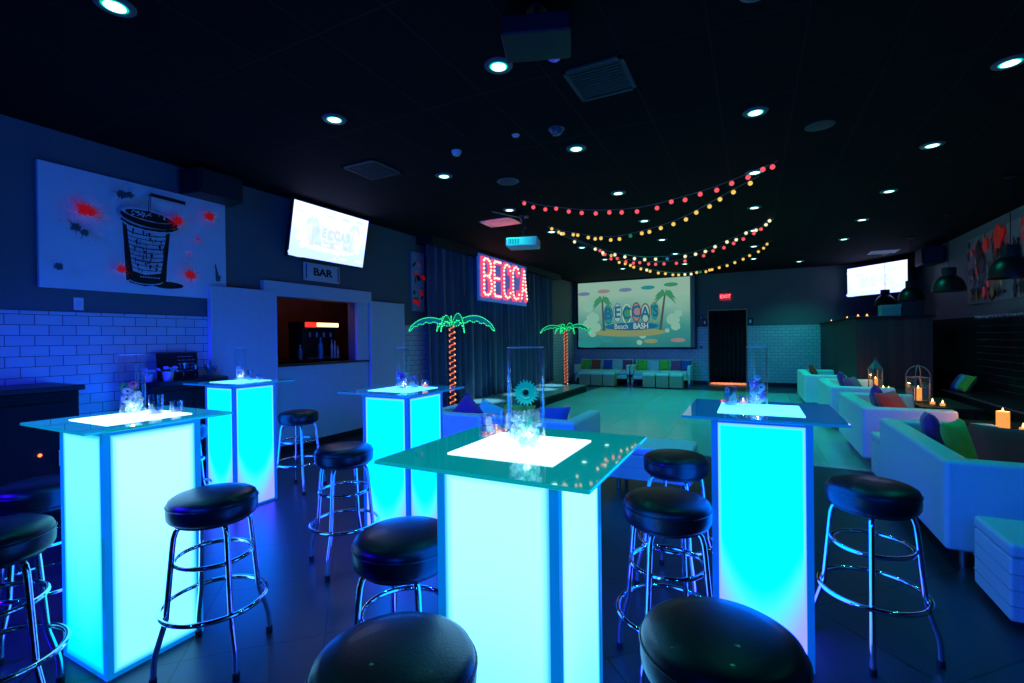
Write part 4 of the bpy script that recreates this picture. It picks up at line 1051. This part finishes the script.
projector('black projector on the ceiling at the very top of the photo', (-1.06, 2.44, 3.10), R(20), M_blackpl, .9, lensm=mat('lens with blue glow', (.05, .05, .5), .05, spec=1., emis=(.05, .05, .6), es=.4))  # lens gets its blue from added emission

# ------------------------------------------------------------------ left side furniture
t = thing('black_console', 'tall black console with a red indicator lamp behind the white left table', 'cabinet', (-4.98, .75, 0))
b = MB(); b.box(-.28, .26, -1.5, 1.02, 0, 1.06); b.build('body', M_blackwood, t, bevel=.006)
b = MB(); b.box(-.30, .29, -1.53, 1.05, 1.06, 1.10); b.build('top', M_pool_top, t, bevel=.006)
for k in range(3):
    b = MB(); b.box(.262, .275, -1.4 + k * .8, -.64 + k * .8, .12, .98); d = b.build('door', M_blackwood, t, bevel=.006)
    b = MB(); b.tube([(.275, -.72 + k * .8, .5), (.30, -.72 + k * .8, .5), (.30, -.72 + k * .8, .62), (.275, -.72 + k * .8, .62)], .005, 8); b.build('handle', M_steel, d, smooth=True)
b = MB(); b.lathe([(0, .014), (.008, .010), (.012, 0)], 14, 0, Matrix.Translation((.276, .78, .60)) @ Matrix.Rotation(R(90), 4, 'Y')); b.build('indicator_lamp', emit('red indicator', (1., .06, .02), 9), t, smooth=True)

t = thing('side_counter', 'black half-oval side counter against the tiled left wall', 'counter', (XL + .10, 2.72, 0))
pts = [(0, -.42)] + [(.42 * math.cos(a) ** .7 if math.cos(a) > 0 else 0, .45 * math.sin(a) + .0) for a in [R(-85 + 10 * k) for k in range(18)]] + [(0, .46)]
b = MB(); b.prism([(x, y if y > 0 else y) for x, y in pts], 1.02, 1.06); b.build('counter_top', M_pool_top, t, bevel=.004)
b = MB(); b.box(0, .30, -.36, .36, 0, 1.02); b.build('cabinet_body', M_blackwood, t, bevel=.005)
b = MB(); b.box(.301, .312, -.34, -.01, .08, .96); b.build('door', M_blackwood, t); b = MB(); b.box(.301, .312, .01, .34, .08, .96); b.build('door', M_blackwood, t)
# things on it
cz = 1.06
t = thing('menu_board', 'small black menu board standing on the side counter', 'sign', (-5.18, 2.74, cz)); 
b = MB(); b.box(-.006, .006, -.19, .19, 0, .26, 0, Matrix.Rotation(R(-6), 4, 'Y')); b.build('board', mat('chalkboard', (.01, .01, .012), .6), t)
b = MB(); rr_ = random.Random(9)
for k in range(5):
    y = .0
    while y < .15:
        l = rr_.uniform(.012, .035); b.box(.0065, .008, y, y + l, .215 - k * .036, .223 - k * .036, 0, Matrix.Rotation(R(-6), 4, 'Y')); y += l + .01
b.build('chalk_marks', mat('chalk', (.4, .3, .45), .9), t)
def flowerpot(label, x, y, r, h, n, seed):
    t = thing('flower_pot', label, 'flower pot', (x, y, cz)); rd = random.Random(seed)
    q = MB(); q.lathe([(0, 0), (r * .8, 0), (r, h), (r * .92, h), (r * .75, .01), (0, .01)], 20); q.build('pot', M_whitetrim, t, smooth=True)
    q = MB()
    for k in range(n): q.ball((rd.uniform(-r, r) * 1.2, rd.uniform(-r, r) * 1.2, h + rd.uniform(0, .05)), rd.uniform(.012, .026), 6, 0, .7)
    q.build('blossom', mat('bluish blossom', (.5, .55, .7), .7), t, smooth=True)
flowerpot('white pot of pale blossoms left of the menu board', -5.02, 2.56, .05, .085, 12, 2)
flowerpot('small white flower pot, leftmost on the side counter', -5.02, 2.40, .03, .07, 7, 3)
def goblet(label, x, y, s, i):
    t = thing('stemmed_glass', label, 'glass', (x, y, cz), 0, 'stemmed glasses on the side counter')
    q = MB(); q.lathe([(0, 0), (.03, .002), (.006, .008), (.004, .06), (.02, .075), (.034, .10), (.036, .15), (.034, .15), (.031, .10), (.016, .08), (0, .076)], 18, 0, Matrix.Scale(s, 4)); q.build('goblet', M_votive, t, smooth=True)
goblet('stemmed glass standing in front of the menu board', -4.98, 2.68, 1.1, 0)
goblet('stemmed glass before the right half of the menu board', -4.97, 2.78, .95, 1)
goblet('stemmed glass just right of the menu board', -5.0, 2.92, .9, 2)
goblet('stemmed glass, rightmost on the side counter', -5.02, 3.0, .8, 3)

# ------------------------------------------------------------------ inside the bar opening
t = thing('back_bar_counter', 'dark back bar counter inside the bar opening', 'counter', (-6.2, 4.9, .702))
b = MB(); b.box(-.55, .45, -1.5, 1.5, 0, .42); b.build('body', M_blackwood, t); b = MB(); b.box(-.57, .48, -1.52, 1.52, .42, .45); b.build('top', M_pool_top, t, bevel=.004)
bz = 1.15
t = thing('drink_dispenser', 'dark drink dispenser with a glowing red and yellow header in the bar opening', 'dispenser', (-6.0, 5.10, bz))
b = MB(); b.box(-.2, .12, -.30, .30, 0, .46); b.build('body', M_blackpl, t, bevel=.02)
b = MB(); b.box(-.18, .18, -.32, .32, .46, .56); b.build('header', M_blackpl, t, bevel=.012)
b = MB(); b.box(.181, .186, -.10, .31, .485, .545); hd = b.build('lit_header_panel', emit('warm header light', (1.6, .95, .35), 2.2), t)
b = MB(); b.box(.181, .186, -.31, -.11, .475, .55); b.build('red_header_panel', emit('red header light', (1.1, .04, .03), 1.2), t)
for k in range(4):
    b = MB(); b.cyl(.018, .33, .40, 12, 0, Matrix.Translation((.145, -.2 + k * .13, 0))); b.build('nozzle', M_steel, t, smooth=True)
b = MB(); b.box(.12, .2, -.28, .28, 0, .03); b.build('drip_tray', M_steel, t)
def bottle(label, x, y, r, h, m, z=bz):
    t = thing('bottle', label, 'bottle', (x, y, z), 0, 'bottles and canisters in the bar opening')
    q = MB(); q.lathe([(0, 0), (r, .004), (r, h * .62), (r * .9, h * .7), (r * .4, h * .8), (r * .36, h * .95), (0, h * .95)], 18); q.build('bottle_body', m, t, smooth=True)
    q = MB(); q.cyl(r * .42, h * .95, h, 12); q.build('cap', M_steel, t, smooth=True)
M_bl = mat('blue glass bottle', (.1, .3, .5), .2, spec=.8); M_cl = mat('pale glass bottle', (.5, .6, .6), .12, spec=.9)
bottle('pale blue bottle standing before the drink dispenser', -5.72, 4.98, .034, .32, M_bl)
bottle('slim clear bottle right of the pale blue one in the bar opening', -5.72, 5.19, .018, .30, M_cl)
bottle('second slim clear bottle, rightmost but one in the bar opening', -5.72, 5.25, .017, .28, M_cl)
bottle('short clear bottle, rightmost in the bar opening', -5.72, 5.31, .017, .2, M_cl)
bottle('short dark blue bottle, left in the bar opening', -5.72, 4.62, .03, .22, M_bl)
L = bpy.data.lights.new('added header spill', 'POINT'); L.energy = 4; L.color = (1., .36, .2); L.shadow_soft_size = .1  # added light standing in for the dispenser header's warm spill
o = bpy.data.objects.new('added_header_spill', L); C.objects.link(o); o.location = (-5.75, 5.1, 2.3)

# ------------------------------------------------------------------ right side: plank booth, banquette, tables
t = thing('plank_booth', 'tall brown vertical-plank booth in the far right corner', 'booth', (1.62, 10.15, 0))
b = MB(); b.box(.0, .04, .04, 4.9, 0, 1.70); b.build('side_wall', M_brownY, t)
b = MB(); b.box(.0, 1.04, 0, .04, 0, 1.70); b.build('front_wall', M_brown, t)
b = MB(); b.box(-.03, 1.07, -.03, .08, 1.70, 1.735); b.box(-.03, .08, .08, 4.9, 1.70, 1.735); b.build('cap_rail', M_blackwood, t, bevel=.004)
b = MB(); b.box(1.0, 1.04, .04, 4.9, 0, 1.70); b.build('inner_wall', M_brownY, t)
b = MB(); b.box(.04, 1.0, .04, 4.9, 1.62, 1.66); b.build('deck', M_blackwood, t)
GB = 'boxes on the plank booth'
def carton(label, x, y, w, h, m, m2):
    t = thing('storage_box', label, 'box', (x, y, 1.662), R(0), GB)
    q = MB(); q.box(-w / 2, w / 2, -.15, .15, 0, h); q.build('box_body', m, t, bevel=.006)
    q = MB(); q.box(-w / 2 - .004, w / 2 + .004, -.155, .155, h - .05, h); q.build('lid', m2, t, bevel=.004)
carton('pale blue box standing on top of the plank booth', 2.16, 10.5, .27, .27, mat('pale blue carton', (.12, .2, .26), .7), mat('carton lid', (.14, .22, .28), .7))
carton('black box standing right of the pale blue box on the booth', 2.455, 10.5, .28, .31, M_blackpl, M_blackpl)
def tealight(label, x, y, z, r=.02, h=.018, grp='tealights on the plank booth', fs=1.):
    t = thing('tealight_candle', label, 'candle', (x, y, z), 0, grp)
    q = MB(); q.cyl(r, 0, h, 14); q.build('cup', M_wax, t, smooth=True)
    q = MB(); q.lathe([(0, 0), (.006 * fs, .006 * fs), (.005 * fs, .014 * fs), (0, .028 * fs)], 8, 0, Matrix.Translation((0, 0, h))); q.build('flame', M_flame, t, smooth=True)
for k, (x, y, wd) in enumerate(((1.66, 13.4, 'farthest'), (1.66, 11.3, 'middle'), (1.66, 10.22, 'corner'), (1.78, 10.17, 'nearest'))):
    tealight(f'{wd} tealight glowing on the rail of the plank booth', x, y, 1.737, fs=.8)
# banquette along the right wall with dark tiled back and bright rail
t = thing('wall_banquette', 'long black banquette with a tall quilted back along the right wall', 'bench', (XR - .03, 7.1, 0))
M_quilt = tilemat('black quilted back', (.012, .012, .014), (.03, .03, .035), .22, .11, 'YZ', rough=.3, mortar=.006, bump=1.)
b = MB(); b.box(-.10, -.005, -3.6, 3.6, .40, 1.66); b.build('backrest', M_quilt, t, bevel=.01)
b = MB(); b.box(-.60, -.105, -3.6, 3.6, .32, .46); b.build('seat', M_vinyl, t, bevel=.03, seg=3)
b = MB(); b.box(-.55, -.105, -3.6, 3.6, 0, .32); b.build('base', M_blackwood, t)
q = MB()
for k in range(60): 
    y = -3.55 + k * .12; q.box(-.115, -.0, y, y + .085, 1.661, 1.70)
q.build('top_rail', mat('rail highlight studs', (.7, .75, .75), .25, metal=.6), t, bevel=.006)  # beaded highlights of the rail built as separate pale studs
b = MB(); b.box(XR - .12, XR, 10.72, YF - .05, 0, 1.70); struct(b.build('trim_9', M_blackwood))
# low dark tables
def ltable(label, x, y, w, d, h):
    t = thing('low_table', label, 'table', (x, y, 0), 0, 'low black tables by the banquette')
    q = MB(); q.box(-w / 2, w / 2, -d / 2, d / 2, h - .04, h); q.build('tabletop', M_blackwood, t, bevel=.005)
    for sx in (-1, 1):
        for sy in (-1, 1): 
            q = MB(); q.box(sx * (w / 2 - .06) - .025, sx * (w / 2 - .06) + .025, sy * (d / 2 - .06) - .025, sy * (d / 2 - .06) + .025, 0, h - .04); q.build('leg', M_blackwood, t)
ltable('nearest low black table, behind the nearest right couch, holding a pillar candle', 2.12, 5.6, .56, 1.3, .56)
ltable('middle low black table by the banquette, holding the arched lantern', 2.10, 7.95, .56, 1.2, .53)
ltable('farthest low black table by the plank booth, holding the smaller lantern', 1.99, 9.55, .38, 1.1, .53)
def candle(label, x, y, z, r, h, grp='candles on the low tables', power=.6):
    t = thing('pillar_candle', label, 'candle', (x, y, z), 0, grp)
    q = MB(); q.lathe([(0, 0), (r, 0), (r, h), (r * .8, h - .004), (0, h - .01)], 20); q.build('wax', M_wax, t, smooth=True)
    q = MB(); q.lathe([(0, 0), (.008, .008), (.007, .018), (0, .04)], 10, 0, Matrix.Translation((0, 0, h - .005))); q.build('flame', M_flame, t, smooth=True)
    L = bpy.data.lights.new('candle glow', 'POINT'); L.energy = power; L.color = (1., .42, .12); L.shadow_soft_size = .012
    o = bpy.data.objects.new('candle_glow', L); C.objects.link(o); o.location = (x, y, z + h + .05)
def lantern(label, x, y, z, w, h, style):
    t = thing('candle_lantern', label, 'lantern', (x, y, z), R(20), 'white candle lanterns')
    q = MB(); q.box(-w / 2, w / 2, -w / 2, w / 2, 0, .02); q.build('base', M_lantern, t, bevel=.003)
    body = h * .62
    q = MB()
    for sx in (-1, 1):
        for sy in (-1, 1): q.box(sx * (w / 2 - .008) - .006, sx * (w / 2 - .008) + .006, sy * (w / 2 - .008) - .006, sy * (w / 2 - .008) + .006, .02, body)
    q.box(-w / 2, w / 2, -w / 2, -w / 2 + .012, body, body + .012); q.box(-w / 2, w / 2, w / 2 - .012, w / 2, body, body + .012); q.box(-w / 2, -w / 2 + .012, -w / 2, w / 2, body, body + .012); q.box(w / 2 - .012, w / 2, -w / 2, w / 2, body, body + .012)
    q.build('frame', M_lantern, t)
    for k in range(4):
        q = MB(); q.box(-w / 2 + .014, w / 2 - .014, w / 2 - .010, w / 2 - .007, .022, body, 0, Matrix.Rotation(k * PI / 2, 4, 'Z')); q.build('glass_pane', M_glass, t)
    q = MB()
    if style == 'arch':
        for k in range(4):
            a = k * PI / 2 + PI / 4; rr = w / 2 * 1.35
            q.tube([(rr * math.cos(th) * math.cos(a), rr * math.cos(th) * math.sin(a), body + .01 + (h * .30) * math.sin(th)) for th in [PI / 2 * i / 8 for i in range(9)]], .005, 6)
        q.build('arched_ribs', M_lantern, t, smooth=True)
    else:
        q.lathe([(w / 2 * 1.3, body + .012), (w * .25, body + h * .2), (.02, body + h * .26), (0, body + h * .26)], 4, 0, Matrix.Rotation(PI / 4, 4, 'Z')); q.build('roof', M_lantern, t)
    q = MB(); q.tube([(.02 * math.cos(a * PI / 10), 0, h * .93 + .02 * math.sin(a * PI / 10)) for a in range(20)], .003, 6, closed=True); q.build('ring_handle', M_lantern, t, smooth=True)
lantern('smaller white candle lantern, farther one, on the farthest low table', 1.79, 9.62, .53, .15, .52, 'roof')
candle('pillar candle burning inside the farther lantern', 1.79, 9.62, .55, .032, .15, power=1.)
lantern('larger white arched candle lantern on the middle low table', 1.93, 7.95, .53, .19, .50, 'arch')
candle('pillar candle burning inside the arched lantern', 1.93, 7.95, .55, .038, .16, power=1.)
candle('thick pillar candle on the nearest low table at the right edge', 2.01, 5.82, .56, .045, .15, power=5.)
for x, y, z, w in ((2.02, 7.74, .53, 'left tealight beside the arched lantern'), (2.08, 7.60, .53, 'right tealight beside the arched lantern'), (1.86, 9.46, .53, 'left tealight beside the farther lantern'), (1.90, 9.32, .53, 'right tealight beside the farther lantern'),
                (2.10, 5.70, .56, 'left tealight beside the thick pillar candle'), (2.14, 5.58, .56, 'right tealight beside the thick pillar candle')):
    tealight(w, x, y, z, .026, .03, 'tealights on the low tables', 1.5)
G = 'cushions on the banquette'
pillow('throw_pillow', 'green cushion on the banquette, right of the arched lantern', P_green, (3.10, 10.2, .60), (R(60), 0, R(-90)), .30, .12, G)
pillow('throw_pillow', 'pale turquoise cushion on the banquette, beside the green one', P_teal, (3.10, 10.52, .60), (R(60), 0, R(-90)), .30, .12, G)

# pendants
def make_pendant():
    t = thing('pendant_lamp', 'x', 'pendant lamp', (0, 0, 0), 0, 'black dome pendants')
    q = MB(); q.lathe([(.205, 0), (.20, .06), (.185, .12), (.155, .18), (.115, .225), (.085, .245), (.08, .24), (.11, .218), (.15, .173), (.18, .115), (.196, .055), (.20, 0)], 40, closed=True); q.build('shade', mat('black enamel', (.012, .014, .014), .35, spec=.5), t, smooth=True)
    q = MB(); q.lathe([(0, .37), (.085, .37), (.088, .365), (.088, .24), (0, .24)], 30); q.build('cap', mat('dark green cap', (.02, .028, .026), .4), t, smooth=True)
    q = MB(); q.lathe([(0, .235), (.02, .23), (.03, .19), (.033, .16), (.02, .13), (0, .125)], 16); q.build('bulb', mat('unlit bulb', (.6, .6, .6), .2), t, smooth=True)
    q = MB(); q.cyl(.004, .37, 1.19, 8); q.cyl(.05, 1.17, 1.19, 20); q.build('cord', M_blackpl, t)
    return t
pd0 = make_pendant()
for i, (x, y, lb) in enumerate(((2.70, 7.6, 'nearest black dome pendant, before the colourful painting'), (2.70, 9.56, 'second nearest black dome pendant, over the banquette'), (2.70, 11.5, 'third black dome pendant, overlapping the right television'), (2.70, 13.5, 'farthest black dome pendant, under the right television'))):
    if i == 0: pd0.location = (x, y, 2.063); pd0['label'] = lb
    else: again(pd0, (x, y, 2.063), 0, lb)

# colourful painting on the right wall
t = thing('wall_painting', 'large abstract painting with red, yellow and black marks on the right wall', 'painting', (XR - .005, 10.15, 2.50))
b = MB(); b.box(-.04, 0, -1.17, 1.17, -.57, .58); b.build('canvas', mat('grey canvas', (.50, .52, .52), .7, bump=.3, bscale=200, var=.15), t, bevel=.004)
MQ = frame((-.04, 0, 0), (0, -1, 0), (0, 0, 1)); q = MB(); rr_ = random.Random(21)
yel = mat('yellow paint', (.6, .55, .05), .5); orr = mat('orange red paint', (.8, .12, .03), .5, emis=(.35, .0, .0), es=.2)  # orange red also glows by added emission
for k in range(150):
    u = rr_.uniform(-1.12, 1.12); v = rr_.uniform(-.5, .5)
    c = rr_.choice((0, 0, 2, 2, 1, 3)) if v < .1 else rr_.choice((0, 2, 1, 1, 2))
    q.add([(y, z, .001 + k * .0002) for y, z in ell(u, v, rr_.uniform(.015, .06), rr_.uniform(.02, .12), 12, rr_.uniform(-.4, .4), .3, rr_)], [tuple(range(12))], c, MQ)
for u, v, a, c_ in ((-.35, .38, .09, 1), (.1, .42, .15, 1), (-.62, .26, .1, 0), (-.5, .1, .12, 0), (-.4, -.4, .07, 1), (-.1, -.42, .07, 3), (-.95, -.42, .06, 3), (.5, .0, .2, 0)):
    q.add([(y, z, .035) for y, z in ell(u, v, a, a * 1.3, 20, 0, .15, rr_)], [tuple(range(20))], c_, MQ)
q.build('artwork', [ink, orr, greyp, yel], t)

# ------------------------------------------------------------------ lights
def wash(name, loc, target, col, energy, size=60, soft=.08, blend=.6, label=None):
    L = bpy.data.lights.new(name, 'SPOT'); L.energy = energy; L.color = col; L.spot_size = R(size); L.spot_blend = blend; L.shadow_soft_size = soft
    o = bpy.data.objects.new(name, L); C.objects.link(o); o.location = loc
    d = Vector(target) - Vector(loc); o.rotation_euler = d.to_track_quat('-Z', 'Y').to_euler()
    return o
BLUE = (0., .10, 1.)
wash('added_blue_wash', (-1.5, -2.6, 2.9), (-5.3, 3.3, 1.6), (0., .08, 1.), 360, 80)  # blue washes are unseen, added to light walls and camera-facing sides
wash('added_blue_wash', (.4, -2.6, 2.7), (-.9, 5.0, .4), (0., .06, 1.), 260, 70)
wash('added_violet_wash', (-4.4, -1.6, 2.9), (-3.2, 2.6, 0.), (.015, .0, 1.), 1500, 70)  # unseen violet wash added to tint the left floor
wash('added_blue_wash', (2.4, -1.6, 2.9), (1.6, 4.0, .3), (0., .10, 1.), 160, 70)
wash('added_red_spot', (-3.95, 6.35, .25), (-3.5, 6.57, CE), (1., .12, .10), 420, 12, .02, .5)  # unseen spot added to redden the ceiling vent
for xx, yy in ((-4.8, 8.2), (-4.62, 9.5), (-4.6, 10.6), (-4.75, 11.6)):
    wash('added_deck_spot', (-4.3, yy - .1, CE - .05), (xx, yy, .18), (.22, .75, 1.), 1300, 17, .04, .8)  # unseen spots added for bright patches on the deck
# unseen corridor lamp, added for the warm strip under the curtain
L = bpy.data.lights.new('corridor lamp', 'POINT'); L.energy = 160; L.color = (1., .5, .28); L.shadow_soft_size = .1
o = bpy.data.objects.new('corridor_lamp', L); C.objects.link(o); o.location = (-.65, YF + 1.2, 1.2)

w = bpy.data.worlds.new('night'); sc.world = w; w.use_nodes = True
w.node_tree.nodes['Background'].inputs['Color'].default_value = (0, .002, .006, 1)
w.node_tree.nodes['Background'].inputs['Strength'].default_value = .3

# ------------------------------------------------------------------ camera
cam = bpy.data.cameras.new('camera'); co = bpy.data.objects.new('camera', cam); C.objects.link(co)
cam.sensor_width = 36; cam.lens = 36 * 473.5 / 1024; cam.clip_start = .05; cam.clip_end = 60
YAW, PIT, ROL = -.4704, -.0058, -.0122
cy, sy = math.cos(YAW), math.sin(YAW); cp, sp_ = math.cos(PIT), math.sin(PIT)
right = Vector((cy, -sy, 0)); fwd0 = Vector((sy, cy, 0)); up0 = Vector((0, 0, 1))
fwd = fwd0 * cp + up0 * sp_; up = up0 * cp - fwd0 * sp_
cr, sr = math.cos(ROL), math.sin(ROL)
# image x' = u cr - v sr (v down);  camera axes in terms of right / up
X = right * cr + up * sr
Y = up * cr - right * sr
Z = -fwd
Mx = Matrix((X, Y, Z)).transposed().to_4x4(); Mx.translation = Vector((0, 0, 1.42))
co.matrix_world = Mx
sc.camera = co

vs_ = sc.view_settings
vs_.view_transform = 'Standard'; vs_.look = 'None'; vs_.gamma = 1.0; vs_.exposure = 0.; vs_.use_curve_mapping = False
sc.cycles.use_denoising = True
sc.cycles.transparent_max_bounces = 24
sc.cycles.max_bounces = 8
sc.cycles.sample_clamp_indirect = 4.
sc.cycles.caustics_reflective = False; sc.cycles.caustics_refractive = False
